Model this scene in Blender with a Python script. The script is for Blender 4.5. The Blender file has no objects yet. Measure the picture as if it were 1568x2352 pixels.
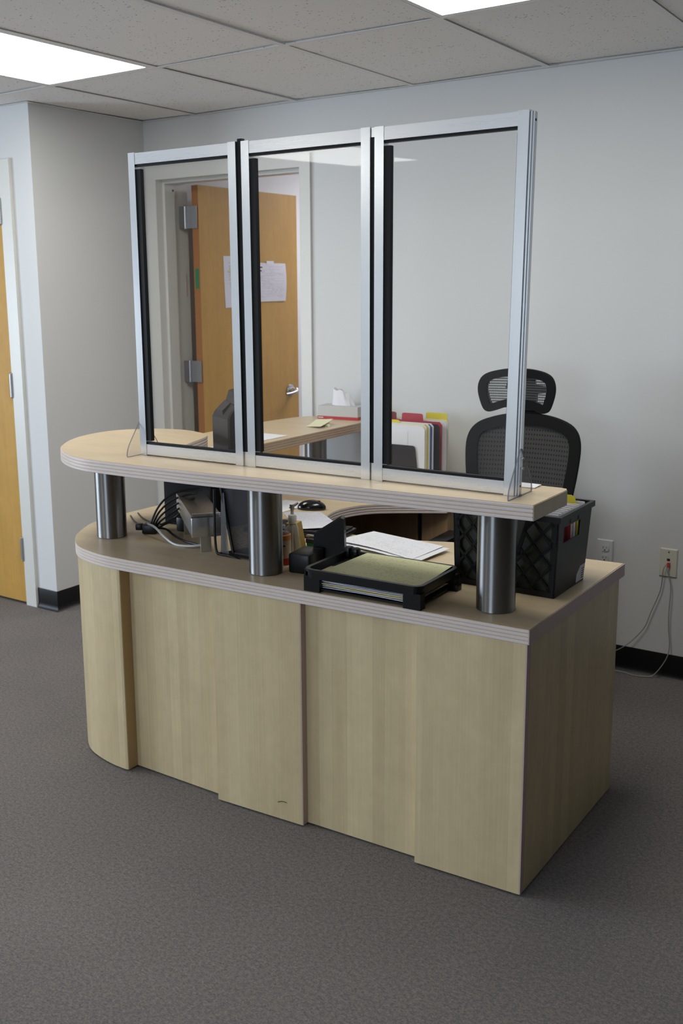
import bpy, bmesh, math, random
from mathutils import Matrix, Vector
random.seed(7)
S = bpy.context.scene
COL = S.collection
PI = math.pi

# ------------------------------------------------------------------ materials
MATS = {}
def new_mat(name):
    m = bpy.data.materials.new(name); m.use_nodes = True
    nt = m.node_tree
    for n in list(nt.nodes): nt.nodes.remove(n)
    out = nt.nodes.new('ShaderNodeOutputMaterial')
    MATS[name] = m
    return m, nt, out
def N(nt, kind, **kw):
    n = nt.nodes.new(kind)
    for k, v in kw.items():
        if k in n.inputs.keys() if hasattr(n, 'inputs') else False: n.inputs[k].default_value = v
        else: setattr(n, k, v)
    return n
def L(nt, a, b): nt.links.new(a, b)
def rgb(c): return (c[0], c[1], c[2], 1.0)
def mixrgb(nt, fac, a, b, mode='MIX'):
    n = nt.nodes.new('ShaderNodeMix'); n.data_type = 'RGBA'; n.blend_type = mode
    for i, v in ((0, fac), (6, a), (7, b)):
        if hasattr(v, 'is_output'): nt.links.new(v, n.inputs[i])
        elif i == 0: n.inputs[0].default_value = v
        else: n.inputs[i].default_value = rgb(v)
    return n.outputs[2]
def math_n(nt, op, a, b=None, c=None):
    n = nt.nodes.new('ShaderNodeMath'); n.operation = op
    for i, v in enumerate((a, b, c)):
        if v is None: continue
        if hasattr(v, 'is_output'): nt.links.new(v, n.inputs[i])
        else: n.inputs[i].default_value = v
    return n.outputs[0]
def coords(nt, scale=(1, 1, 1), kind='Object', rot=(0, 0, 0)):
    t = nt.nodes.new('ShaderNodeTexCoord'); mp = nt.nodes.new('ShaderNodeMapping')
    mp.inputs['Scale'].default_value = scale; mp.inputs['Rotation'].default_value = rot
    nt.links.new(t.outputs[kind], mp.inputs['Vector']); return mp.outputs['Vector']
def noise(nt, vec, scale=5, detail=3, rough=0.5):
    n = nt.nodes.new('ShaderNodeTexNoise'); n.inputs['Scale'].default_value = scale
    n.inputs['Detail'].default_value = detail; n.inputs['Roughness'].default_value = rough
    nt.links.new(vec, n.inputs['Vector']); return n.outputs[0]
def ramp(nt, fac, stops):
    n = nt.nodes.new('ShaderNodeValToRGB'); nt.links.new(fac, n.inputs[0])
    e = n.color_ramp.elements
    e[0].position, e[0].color = stops[0][0], rgb(stops[0][1])
    e[1].position, e[1].color = stops[-1][0], rgb(stops[-1][1])
    for p, c in stops[1:-1]:
        x = e.new(p); x.color = rgb(c)
    return n.outputs[0]
def bsdf(nt, out, color=None, rough=0.5, metal=0.0, spec=0.5, bump=None, bump_s=0.1, bump_d=0.001):
    b = nt.nodes.new('ShaderNodeBsdfPrincipled')
    if color is not None:
        if hasattr(color, 'is_output'): nt.links.new(color, b.inputs['Base Color'])
        else: b.inputs['Base Color'].default_value = rgb(color)
    if hasattr(rough, 'is_output'): nt.links.new(rough, b.inputs['Roughness'])
    else: b.inputs['Roughness'].default_value = rough
    b.inputs['Metallic'].default_value = metal
    b.inputs['Specular IOR Level'].default_value = spec
    if bump is not None:
        bn = nt.nodes.new('ShaderNodeBump'); bn.inputs['Strength'].default_value = bump_s
        bn.inputs['Distance'].default_value = bump_d
        nt.links.new(bump, bn.inputs['Height']); nt.links.new(bn.outputs[0], b.inputs['Normal'])
    nt.links.new(b.outputs[0], out.inputs['Surface'])
    return b
def plain(name, c, rough=0.5, metal=0.0, spec=0.5, var=0.06, nscale=30):
    m, nt, out = new_mat(name)
    v = noise(nt, coords(nt), nscale, 3)
    col = mixrgb(nt, v, tuple(x * (1 - var) for x in c), tuple(min(1, x * (1 + var)) for x in c))
    bsdf(nt, out, col, rough, metal, spec)
    return m

def mat_wall():
    m, nt, out = new_mat('wall_paint')
    v = coords(nt)
    c = mixrgb(nt, noise(nt, v, 1.2, 2), (0.605, 0.608, 0.606), (0.63, 0.633, 0.63))
    bsdf(nt, out, c, 0.62, spec=0.3, bump=noise(nt, v, 260, 2), bump_s=0.12, bump_d=0.001)
mat_wall()
plain('frame_paint', (0.64, 0.635, 0.60), 0.4, var=0.02)
plain('grid_paint', (0.70, 0.685, 0.665), 0.5, var=0.03)
def mat_tile():
    m, nt, out = new_mat('ceiling_tile')
    v = coords(nt)
    vo = nt.nodes.new('ShaderNodeTexVoronoi'); vo.inputs['Scale'].default_value = 75
    L(nt, v, vo.inputs['Vector'])
    big = noise(nt, v, 9, 2)
    pit = math_n(nt, 'LESS_THAN', vo.outputs['Distance'], math_n(nt, 'MULTIPLY', big, 0.42))
    sel = noise(nt, v, 48, 2)
    pit = math_n(nt, 'MULTIPLY', pit, math_n(nt, 'GREATER_THAN', sel, 0.53))
    base = mixrgb(nt, noise(nt, v, 160, 3), (0.74, 0.715, 0.695), (0.82, 0.795, 0.775))
    c = mixrgb(nt, pit, base, (0.36, 0.34, 0.325))
    bsdf(nt, out, c, 0.9, spec=0.1, bump=noise(nt, v, 180, 3), bump_s=0.25, bump_d=0.002)
mat_tile()
def mat_carpet():
    m, nt, out = new_mat('carpet')
    v = coords(nt)
    warp = coords(nt, (70, 330, 1), rot=(0, 0, -0.12))
    f = noise(nt, warp, 1, 4, 0.75)
    g = noise(nt, v, 210, 3, 0.7)
    h = noise(nt, v, 95, 2, 0.6)
    col = ramp(nt, f, [(0.28, (0.070, 0.068, 0.074)), (0.44, (0.148, 0.136, 0.130)), (0.58, (0.200, 0.176, 0.158)), (0.75, (0.300, 0.275, 0.262))])
    col2 = ramp(nt, g, [(0.30, (0.075, 0.074, 0.082)), (0.5, (0.172, 0.158, 0.152)), (0.72, (0.305, 0.275, 0.255))])
    c = mixrgb(nt, 0.5, col, col2)
    c = mixrgb(nt, 1.0, c, ramp(nt, h, [(0.32, (0.82, 0.83, 0.87)), (0.5, (1.0, 1.0, 1.0)), (0.68, (1.20, 1.16, 1.11))]), 'MULTIPLY')
    c = mixrgb(nt, 1.0, c, ramp(nt, noise(nt, v, 2.2, 3), [(0.3, (0.93, 0.93, 0.93)), (0.7, (1.06, 1.05, 1.04))]), 'MULTIPLY')
    bsdf(nt, out, c, 0.95, spec=0.1, bump=g, bump_s=0.6, bump_d=0.003)
mat_carpet()
def mat_maple(name, a, b, vertical=True, strips=True, rough=0.42, spec=0.45):
    m, nt, out = new_mat(name)
    t = nt.nodes.new('ShaderNodeTexCoord'); sp = nt.nodes.new('ShaderNodeSeparateXYZ')
    L(nt, t.outputs['Object'], sp.inputs[0])
    if vertical:
        w = math_n(nt, 'ADD', sp.outputs[0], math_n(nt, 'MULTIPLY', sp.outputs[1], 0.83))
        fine = noise(nt, coords(nt, (170, 150, 2.2)), 1, 4, 0.6)
        fig = noise(nt, coords(nt, (9, 9, 3.5)), 1, 4, 0.65)
        ray = noise(nt, coords(nt, (30, 30, 26)), 1, 2, 0.5)
    else:
        w = sp.outputs[1]
        fine = noise(nt, coords(nt, (2.2, 170, 20)), 1, 4, 0.6)
        fig = noise(nt, coords(nt, (3, 14, 9)), 1, 4, 0.65)
        ray = noise(nt, coords(nt, (22, 60, 10)), 1, 2, 0.5)
    vo = nt.nodes.new('ShaderNodeTexVoronoi'); vo.voronoi_dimensions = '1D'; vo.inputs['Scale'].default_value = 22
    L(nt, math_n(nt, 'ADD', w, math_n(nt, 'MULTIPLY', fig, 0.004)), vo.inputs['W'])
    sx = nt.nodes.new('ShaderNodeSeparateColor'); L(nt, vo.outputs['Color'], sx.inputs[0])
    c = mixrgb(nt, fine, a, b)
    c = mixrgb(nt, 1.0, c, ramp(nt, fig, [(0.3, (0.93, 0.92, 0.90)), (0.7, (1.06, 1.06, 1.06))]), 'MULTIPLY')
    if strips:
        c = mixrgb(nt, 1.0, c, ramp(nt, sx.outputs[0], [(0.0, (0.93, 0.92, 0.91)), (0.5, (1.0, 1.0, 1.0)), (1.0, (1.07, 1.08, 1.10))]), 'MULTIPLY')
    c = mixrgb(nt, 1.0, c, ramp(nt, ray, [(0.35, (0.98, 0.98, 0.975)), (0.72, (1.04, 1.04, 1.04))]), 'MULTIPLY')
    bsdf(nt, out, c, rough, spec=spec)
mat_maple('maple_panel', (0.53, 0.412, 0.232), (0.65, 0.535, 0.332))
mat_maple('maple_top', (0.55, 0.43, 0.275), (0.65, 0.53, 0.36), vertical=False, strips=False, rough=0.33)
mat_maple('door_veneer', (0.43, 0.24, 0.056), (0.55, 0.325, 0.088), strips=False, rough=0.5, spec=0.2)
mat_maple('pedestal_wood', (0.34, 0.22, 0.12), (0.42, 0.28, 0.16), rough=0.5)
plain('door_edge', (0.33, 0.13, 0.035), 0.5)
plain('panel_edge_ochre', (0.42, 0.28, 0.13), 0.5)
plain('edge_band', (0.66, 0.57, 0.555), 0.4, var=0.03)
plain('edge_brown', (0.50, 0.375, 0.34), 0.45, var=0.04)
plain('return_edge', (0.40, 0.28, 0.19), 0.45, var=0.04)
plain('groove_tan', (0.56, 0.46, 0.27), 0.5)
def mat_metal(name, c, rough, axis, amount=0.12, bump=0.03, aniso=None):
    m, nt, out = new_mat(name)
    sc = {'z': (260, 260, 3), 'ring': (20, 20, 1800), 'x': (3, 260, 260), 'y': (260, 3, 260)}[axis]
    v = noise(nt, coords(nt, sc), 1, 3, 0.6)
    col = mixrgb(nt, v, tuple(x * (1 - amount) for x in c), tuple(min(1, x * (1 + amount)) for x in c))
    r = math_n(nt, 'MULTIPLY_ADD', v, 0.06, rough - 0.03) if axis != 'ring' else rough
    b = bsdf(nt, out, col, r, 1.0, bump=v if bump else None, bump_s=bump, bump_d=0.0005)
    if aniso is not None:
        b.inputs['Anisotropic'].default_value = aniso[0]; b.inputs['Anisotropic Rotation'].default_value = aniso[1]
        tg = nt.nodes.new('ShaderNodeTangent'); tg.direction_type = 'RADIAL'; tg.axis = 'Z'; L(nt, tg.outputs[0], b.inputs['Tangent'])
    return b
b_ = mat_metal('brushed_steel', (0.28, 0.277, 0.274), 0.40, 'ring', 0.04, 0.0, (0.97, 0.25))
mat_metal('aluminium', (0.80, 0.82, 0.84), 0.24, 'z', 0.02, 0.0)
mat_metal('aluminium_rail', (0.72, 0.725, 0.74), 0.28, 'x', 0.02, 0.0)
mat_metal('silver_sheet', (0.60, 0.60, 0.61), 0.3, 'x', 0.05)
mat_metal('hinge_steel', (0.42, 0.43, 0.45), 0.4, 'z', 0.05)
mat_metal('chrome', (0.55, 0.55, 0.57), 0.25, 'x', 0.02, 0.0)
plain('black_rubber', (0.004, 0.004, 0.0045), 0.5, spec=0.2)
plain('black_plastic', (0.0055, 0.0058, 0.0068), 0.36, spec=0.28)
plain('gloss_black', (0.006, 0.006, 0.007), 0.13, spec=0.6)
plain('black_matte', (0.012, 0.012, 0.013), 0.7)
plain('crate_plastic', (0.0065, 0.0065, 0.007), 0.42, spec=0.25)
plain('monitor_plastic', (0.026, 0.021, 0.018), 0.45, spec=0.3)
plain('dark_olive', (0.050, 0.052, 0.036), 0.8)
plain('baseboard_vinyl', (0.006, 0.006, 0.0065), 0.4, spec=0.3)
plain('white_paper', (0.74, 0.74, 0.78), 0.75, var=0.02)
plain('white_plastic', (0.66, 0.66, 0.68), 0.35, var=0.02)
plain('ivory_plastic', (0.60, 0.58, 0.49), 0.35, var=0.02)
plain('grey_cable', (0.30, 0.30, 0.28), 0.5)
plain('light_cable', (0.48, 0.48, 0.47), 0.4)
plain('slot_dark', (0.02, 0.02, 0.02), 0.6)
plain('red_card', (0.42, 0.03, 0.045), 0.6)
plain('dark_red_card', (0.16, 0.012, 0.016), 0.6)
plain('yellow_card', (0.66, 0.56, 0.035), 0.6)
plain('sticky_yellow', (0.76, 0.74, 0.48), 0.7)
plain('pad_yellow', (0.50, 0.44, 0.12), 0.6)
plain('pad_core', (0.30, 0.19, 0.04), 0.6)
plain('manila', (0.66, 0.53, 0.32), 0.7)
plain('cream_paper', (0.70, 0.66, 0.50), 0.7)
plain('green_card', (0.02, 0.17, 0.075), 0.5)
plain('blue_card', (0.03, 0.08, 0.30), 0.5)
plain('label_red', (0.52, 0.045, 0.02), 0.5)
plain('label_orange', (0.62, 0.22, 0.02), 0.5)
plain('label_cream', (0.68, 0.52, 0.36), 0.5)
plain('tissue_box_grey', (0.50, 0.50, 0.485), 0.6, var=0.03)
plain('tissue_red', (0.46, 0.018, 0.03), 0.5)
plain('tissue_white', (0.74, 0.74, 0.79), 0.85)
plain('chair_fabric', (0.0065, 0.0065, 0.007), 0.8, spec=0.15)
plain('ink', (0.03, 0.03, 0.035), 0.8)
plain('highlighter', (0.70, 0.72, 0.12), 0.7)
plain('putty_plastic', (0.56, 0.54, 0.50), 0.4)
plain('next_room_paint', (0.72, 0.72, 0.74), 0.7, var=0.02)

def mat_paper(name, base, ink, rows, thr=0.5, margins=(0.1, 0.9, 0.08, 0.92), strength=0.55, grid=0, band=0.42):
    m, nt, out = new_mat(name)
    t = nt.nodes.new('ShaderNodeTexCoord'); sp = nt.nodes.new('ShaderNodeSeparateXYZ')
    L(nt, t.outputs['UV'], sp.inputs[0])
    u, v = sp.outputs[0], sp.outputs[1]
    r = math_n(nt, 'MULTIPLY', v, rows)
    fl, fr = math_n(nt, 'FLOOR', r), math_n(nt, 'FRACT', r)
    bandm = math_n(nt, 'LESS_THAN', fr, band)
    cb = nt.nodes.new('ShaderNodeCombineXYZ')
    L(nt, math_n(nt, 'MULTIPLY', u, 34), cb.inputs[0]); L(nt, math_n(nt, 'MULTIPLY', fl, 5.37), cb.inputs[1])
    words = math_n(nt, 'GREATER_THAN', noise(nt, cb.outputs[0], 1, 1), thr)
    cb2 = nt.nodes.new('ShaderNodeCombineXYZ')
    L(nt, math_n(nt, 'MULTIPLY', u, 2.2), cb2.inputs[0]); L(nt, math_n(nt, 'MULTIPLY', fl, 0.41), cb2.inputs[1])
    blocks = math_n(nt, 'GREATER_THAN', noise(nt, cb2.outputs[0], 1.0, 1), 0.47)
    mask = math_n(nt, 'MULTIPLY', bandm, math_n(nt, 'MULTIPLY', words, blocks))
    for val, op, lim in ((u, 'GREATER_THAN', margins[0]), (u, 'LESS_THAN', margins[1]), (v, 'GREATER_THAN', margins[2]), (v, 'LESS_THAN', margins[3])):
        mask = math_n(nt, 'MULTIPLY', mask, math_n(nt, op, val, lim))
    mask = math_n(nt, 'MULTIPLY', mask, strength)
    if grid:
        gl = math_n(nt, 'LESS_THAN', math_n(nt, 'FRACT', math_n(nt, 'MULTIPLY', v, rows / 2)), 0.12)
        for val, op, lim in ((u, 'GREATER_THAN', 0.06), (u, 'LESS_THAN', 0.95), (v, 'GREATER_THAN', 0.12), (v, 'LESS_THAN', 0.8)):
            gl = math_n(nt, 'MULTIPLY', gl, math_n(nt, op, val, lim))
        mask = math_n(nt, 'MAXIMUM', mask, math_n(nt, 'MULTIPLY', gl, grid))
    c = mixrgb(nt, mask, base, ink)
    bsdf(nt, out, c, 0.75, spec=0.2)
mat_paper('printed_paper', (0.74, 0.75, 0.80), (0.10, 0.10, 0.14), 34, 0.53, strength=0.30)
mat_paper('notice_list', (0.70, 0.69, 0.76), (0.16, 0.15, 0.2), 30, 0.42, (0.2, 0.95, 0.3, 0.9), 0.5)
mat_paper('notice_table', (0.70, 0.69, 0.76), (0.16, 0.15, 0.2), 30, 0.5, (0.05, 0.9, 0.1, 0.93), 0.4, grid=0.25)
mat_paper('ruled_form', (0.68, 0.68, 0.74), (0.16, 0.18, 0.30), 24, 0.62, (0.03, 0.97, 0.05, 0.95), 0.6, grid=0.35)
mat_paper('yellow_form', (0.76, 0.75, 0.46), (0.15, 0.16, 0.13), 24, 0.53, (0.08, 0.92, 0.08, 0.93), 0.30)

def facing(nt, base, top, p):
    lw = nt.nodes.new('ShaderNodeLayerWeight'); lw.inputs['Blend'].default_value = 0.5
    return math_n(nt, 'MULTIPLY_ADD', math_n(nt, 'POWER', lw.outputs['Facing'], p), top, base)
def mat_pane():
    m, nt, out = new_mat('acrylic_pane')
    tr = nt.nodes.new('ShaderNodeBsdfTransparent'); tr.inputs[0].default_value = (0.975, 0.98, 0.98, 1)
    gl = nt.nodes.new('ShaderNodeBsdfGlossy'); gl.inputs['Roughness'].default_value = 0.015
    gl.inputs['Color'].default_value = (0.97, 0.98, 1, 1)
    mx = nt.nodes.new('ShaderNodeMixShader')
    L(nt, facing(nt, 0.036, 0.8, 5), mx.inputs[0]); L(nt, tr.outputs[0], mx.inputs[1]); L(nt, gl.outputs[0], mx.inputs[2])
    L(nt, mx.outputs[0], out.inputs['Surface'])
mat_pane()
def mat_clear(name, tint, fac=0.0, body=(0.5, 0.5, 0.55)):
    m, nt, out = new_mat(name)
    tr = nt.nodes.new('ShaderNodeBsdfTransparent'); tr.inputs[0].default_value = rgb(tint)
    gl = nt.nodes.new('ShaderNodeBsdfPrincipled'); gl.inputs['Base Color'].default_value = rgb(body); gl.inputs['Roughness'].default_value = 0.15
    mx = nt.nodes.new('ShaderNodeMixShader')
    L(nt, facing(nt, 0.03 + fac, 0.5, 4), mx.inputs[0]); L(nt, tr.outputs[0], mx.inputs[1]); L(nt, gl.outputs[0], mx.inputs[2])
    L(nt, mx.outputs[0], out.inputs['Surface'])
mat_clear('clear_acrylic', (0.95, 0.955, 0.97))
mat_clear('acrylic_edge', (0.62, 0.62, 0.66), 0.25, (0.42, 0.42, 0.46))
mat_clear('clear_bottle', (0.90, 0.91, 0.94), 0.16, (0.60, 0.60, 0.64))
def mat_mesh(name, c, scale, solid, kind='voronoi', rough=0.6, metal=0.0):
    m, nt, out = new_mat(name)
    p = nt.nodes.new('ShaderNodeBsdfPrincipled'); p.inputs['Base Color'].default_value = rgb(c); p.inputs['Roughness'].default_value = rough
    p.inputs['Metallic'].default_value = metal
    tr = nt.nodes.new('ShaderNodeBsdfTransparent')
    t = nt.nodes.new('ShaderNodeTexCoord'); sp = nt.nodes.new('ShaderNodeSeparateXYZ'); L(nt, t.outputs['Object'], sp.inputs[0])
    h = math_n(nt, 'ADD', sp.outputs[0], math_n(nt, 'MULTIPLY', sp.outputs[1], 0.6))
    a = math_n(nt, 'SINE', math_n(nt, 'MULTIPLY', math_n(nt, 'ADD', h, math_n(nt, 'MULTIPLY', sp.outputs[2], 0.62)), scale))
    b = math_n(nt, 'SINE', math_n(nt, 'MULTIPLY', math_n(nt, 'SUBTRACT', h, math_n(nt, 'MULTIPLY', sp.outputs[2], 0.62)), scale))
    hole = math_n(nt, 'GREATER_THAN', math_n(nt, 'MULTIPLY', a, b), solid)
    mx = nt.nodes.new('ShaderNodeMixShader')
    L(nt, hole, mx.inputs[0]); L(nt, p.outputs[0], mx.inputs[1]); L(nt, tr.outputs[0], mx.inputs[2])
    L(nt, mx.outputs[0], out.inputs['Surface'])
def mat_dots(name, c, d, k, thr):
    m, nt, out = new_mat(name)
    t = nt.nodes.new('ShaderNodeTexCoord'); sp = nt.nodes.new('ShaderNodeSeparateXYZ'); L(nt, t.outputs['Object'], sp.inputs[0])
    a = math_n(nt, 'SINE', math_n(nt, 'MULTIPLY', math_n(nt, 'ADD', sp.outputs[0], math_n(nt, 'MULTIPLY', sp.outputs[2], 0.62)), k))
    b = math_n(nt, 'SINE', math_n(nt, 'MULTIPLY', math_n(nt, 'SUBTRACT', sp.outputs[0], math_n(nt, 'MULTIPLY', sp.outputs[2], 0.62)), k))
    bsdf(nt, out, mixrgb(nt, math_n(nt, 'GREATER_THAN', math_n(nt, 'MULTIPLY', a, b), thr), c, d), 0.7, spec=0.2)
mat_dots('chair_mesh', (0.052, 0.049, 0.047), (0.012, 0.012, 0.012), 290, 0.55)
mat_mesh('headrest_mesh', (0.05, 0.05, 0.05), 520, 0.12)
mat_mesh('wire_mesh', (0.016, 0.0165, 0.021), 1500, 0.82, rough=0.4)
mat_mesh('light_wire_mesh', (0.12, 0.12, 0.125), 1500, 0.45, rough=0.35)
def mat_emit(name, c, s):
    m, nt, out = new_mat(name)
    e = nt.nodes.new('ShaderNodeEmission'); e.inputs[0].default_value = rgb(c); e.inputs[1].default_value = s
    L(nt, e.outputs[0], out.inputs['Surface'])
PANEL = 7.5
mat_emit('light_diffuser', (1.0, 0.985, 0.925), PANEL)
mat_emit('next_room_added_glow', (1.0, 0.97, 1.0), 9.0)  # glow of the unseen panel added to the next room

# ------------------------------------------------------------------ mesh builder
class MB:
    def __init__(s): s.v = []; s.f = []; s.uv = None
    def add(s, vs, fs):
        o = len(s.v); s.v += [tuple(p) for p in vs]; s.f += [tuple(i + o for i in f) for f in fs]; return s
    def box(s, x0, y0, z0, x1, y1, z1, M=None):
        vs = [(x0, y0, z0), (x1, y0, z0), (x1, y1, z0), (x0, y1, z0), (x0, y0, z1), (x1, y0, z1), (x1, y1, z1), (x0, y1, z1)]
        if M is not None: vs = [M @ Vector(p) for p in vs]
        return s.add(vs, [(3, 2, 1, 0), (4, 5, 6, 7), (0, 1, 5, 4), (1, 2, 6, 5), (2, 3, 7, 6), (3, 0, 4, 7)])
    def rbox(s, x0, y0, z0, x1, y1, z1, r=0.004, M=None, seg=2):
        # box with rounded vertical and horizontal edges
        bm = bmesh.new(); bmesh.ops.create_cube(bm, size=1)
        for q in bm.verts: q.co = Vector((x0 + (q.co.x + .5) * (x1 - x0), y0 + (q.co.y + .5) * (y1 - y0), z0 + (q.co.z + .5) * (z1 - z0)))
        bmesh.ops.bevel(bm, geom=list(bm.edges), offset=r, segments=seg, profile=0.5, affect='EDGES')
        return s.bm(bm, M)
    def bm(s, bm, M=None):
        bm.verts.index_update()
        vs = [(M @ q.co if M is not None else q.co.copy()) for q in bm.verts]
        fs = [[q.index for q in f.verts] for f in bm.faces]
        bm.free(); return s.add(vs, fs)
    def prism(s, poly, z0, z1, M=None):
        n = len(poly)
        vs = [(p[0], p[1], z0) for p in poly] + [(p[0], p[1], z1) for p in poly]
        if M is not None: vs = [M @ Vector(p) for p in vs]
        fs = [tuple(range(n - 1, -1, -1)), tuple(range(n, 2 * n))] + [(i, (i + 1) % n, n + (i + 1) % n, n + i) for i in range(n)]
        return s.add(vs, fs)
    def ring(s, outer, inner, z0, z1, M=None):
        n = len(outer)
        vs = [(p[0], p[1], z) for z in (z0, z1) for p in outer] + [(p[0], p[1], z) for z in (z0, z1) for p in inner]
        if M is not None: vs = [M @ Vector(p) for p in vs]
        fs = []
        for i in range(n):
            j = (i + 1) % n
            fs += [(i, j, n + j, n + i), (2 * n + j, 2 * n + i, 3 * n + i, 3 * n + j), (n + i, n + j, 3 * n + j, 3 * n + i), (j, i, 2 * n + i, 2 * n + j)]
        return s.add(vs, fs)
    def cyl(s, c, r, z0, z1, n=32, r1=None, M=None, rim=0.0):
        r1 = r if r1 is None else r1
        if rim: prof = [(0, z0), (r - rim, z0), (r, z0 + rim), (r1, z1 - rim), (r1 - rim, z1), (0, z1)]
        else: prof = [(0, z0), (r, z0), (r1, z1), (0, z1)]
        return s.lathe(c, prof, n, M)
    def lathe(s, c, prof, n=32, M=None):
        vs, fs, idx = [], [], []
        for r, z in prof:
            if r <= 1e-9: idx.append([len(vs)]); vs.append((c[0], c[1], z))
            else:
                idx.append(list(range(len(vs), len(vs) + n)))
                vs += [(c[0] + r * math.cos(2 * PI * k / n), c[1] + r * math.sin(2 * PI * k / n), z) for k in range(n)]
        for a, b in zip(idx, idx[1:]):
            for k in range(n):
                k2 = (k + 1) % n
                if len(a) == 1 and len(b) == 1: continue
                if len(a) == 1: fs.append((a[0], b[k2], b[k]))
                elif len(b) == 1: fs.append((a[k], a[k2], b[0]))
                else: fs.append((a[k], a[k2], b[k2], b[k]))
        if M is not None: vs = [M @ Vector(p) for p in vs]
        return s.add(vs, fs)
    def tube(s, path, r, n=8, M=None):
        P = [Vector(p) for p in path]; m = len(P); vs, fs = [], []
        up = None
        for i in range(m):
            d = (P[min(i + 1, m - 1)] - P[max(i - 1, 0)]).normalized()
            if up is None:
                a = Vector((0, 0, 1)) if abs(d.z) < .9 else Vector((1, 0, 0)); up = (a - d * a.dot(d)).normalized()
            else: up = (up - d * up.dot(d)).normalized()
            w = d.cross(up); rr = r[i] if isinstance(r, (list, tuple)) else r
            vs += [P[i] + (up * math.cos(2 * PI * k / n) + w * math.sin(2 * PI * k / n)) * rr for k in range(n)]
        for i in range(m - 1):
            for k in range(n):
                fs.append((i * n + k, i * n + (k + 1) % n, (i + 1) * n + (k + 1) % n, (i + 1) * n + k))
        fs.append(tuple(range(n - 1, -1, -1))); fs.append(tuple((m - 1) * n + k for k in range(n)))
        if M is not None: vs = [M @ Vector(p) for p in vs]
        return s.add(vs, fs)
    def ball(s, c, rx, ry, rz, n=20, h=12, M=None, zmin=-1.0):
        bm = bmesh.new(); bmesh.ops.create_uvsphere(bm, u_segments=n, v_segments=h, radius=1)
        for q in bm.verts:
            z = max(q.co.z, zmin); q.co = Vector((c[0] + q.co.x * rx, c[1] + q.co.y * ry, c[2] + z * rz))
        return s.bm(bm, M)
    def build(s, name, mat, parent=None, smooth=False, loc=None, angle=35):
        o0 = Vector(loc) if loc is not None else (parent_loc(parent) if parent is not None else Vector((0, 0, 0)))
        me = bpy.data.meshes.new(name)
        me.from_pydata([tuple(Vector(p) - o0) for p in s.v], [], s.f)
        bm = bmesh.new(); bm.from_mesh(me); bmesh.ops.recalc_face_normals(bm, faces=bm.faces); bm.to_mesh(me); bm.free()
        me.materials.append(MATS[mat])
        if s.uv:
            lay = me.uv_layers.new(name='UVMap')
            for lp in me.loops: lay.data[lp.index].uv = s.uv[lp.vertex_index]
        if smooth:
            me.polygons.foreach_set('use_smooth', [True] * len(me.polygons))
            me.set_sharp_from_angle(angle=math.radians(angle))
        o = bpy.data.objects.new(name, me); COL.objects.link(o)
        if parent is not None:
            o.parent = parent; o.location = o0 - parent_loc(parent)
            if loc is not None: pass
        elif loc is not None: o.location = o0
        ORIG[o.name] = o0
        return o
ORIG = {}
def parent_loc(p): return ORIG[p.name]
def tag(o, label, cat, group=None, kind=None):
    o['label'] = label; o['category'] = cat
    if group: o['group'] = group
    if kind: o['kind'] = kind
    return o
def thing(name, loc, label, cat, group=None):
    o = bpy.data.objects.new(name, None); o.empty_display_size = 0.05; COL.objects.link(o)
    o.location = loc; ORIG[o.name] = Vector(loc)
    return tag(o, label, cat, group)
def structure(o, label=None):
    o['kind'] = 'structure'
    if label: o['label'] = label
    return o
def struct_empty(name, loc, label):
    o = bpy.data.objects.new(name, None); COL.objects.link(o); o.location = loc; ORIG[o.name] = Vector(loc)
    return structure(o, label)
def catmull(P, sub=6):
    out = []
    n = len(P)
    for i in range(n - 1):
        p0, p1, p2, p3 = (Vector(P[max(i - 1, 0)]), Vector(P[i]), Vector(P[i + 1]), Vector(P[min(i + 2, n - 1)]))
        for k in range(sub):
            t = k / sub
            out.append(tuple(0.5 * ((2 * p1) + (p2 - p0) * t + (2 * p0 - 5 * p1 + 4 * p2 - p3) * t * t + (3 * p1 - p0 - 3 * p2 + p3) * t ** 3)))
    out.append(tuple(P[-1])); return out
def area2(poly): return sum(poly[i][0] * poly[(i + 1) % len(poly)][1] - poly[(i + 1) % len(poly)][0] * poly[i][1] for i in range(len(poly)))
def inset(poly, d):
    n = len(poly); out = []; sgn = 1 if area2(poly) > 0 else -1
    for i in range(n):
        a, b, c = (Vector(poly[i - 1][:2]), Vector(poly[i][:2]), Vector(poly[(i + 1) % n][:2]))
        e1, e2 = (b - a).normalized(), (c - b).normalized()
        n1, n2 = Vector((-e1.y, e1.x)) * sgn, Vector((-e2.y, e2.x)) * sgn
        m = n1 + n2
        m = n1 if m.length < 1e-6 else m.normalized()
        k = d / max(0.35, m.dot(n1)); out.append((b.x + m.x * k, b.y + m.y * k))
    return out
def rrect(w, h, r, n=5):
    P = []
    for cx, cy, a0 in ((w - r, h - r, 0), (-w + r, h - r, PI / 2), (-w + r, -h + r, PI), (w - r, -h + r, 1.5 * PI)):
        P += [(cx + r * math.cos(a0 + PI / 2 * k / n), cy + r * math.sin(a0 + PI / 2 * k / n)) for k in range(n + 1)]
    return P
def Mloc(loc, rz=0, rx=0, ry=0):
    return Matrix.Translation(loc) @ Matrix.Rotation(rz, 4, 'Z') @ Matrix.Rotation(ry, 4, 'Y') @ Matrix.Rotation(rx, 4, 'X')
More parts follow.
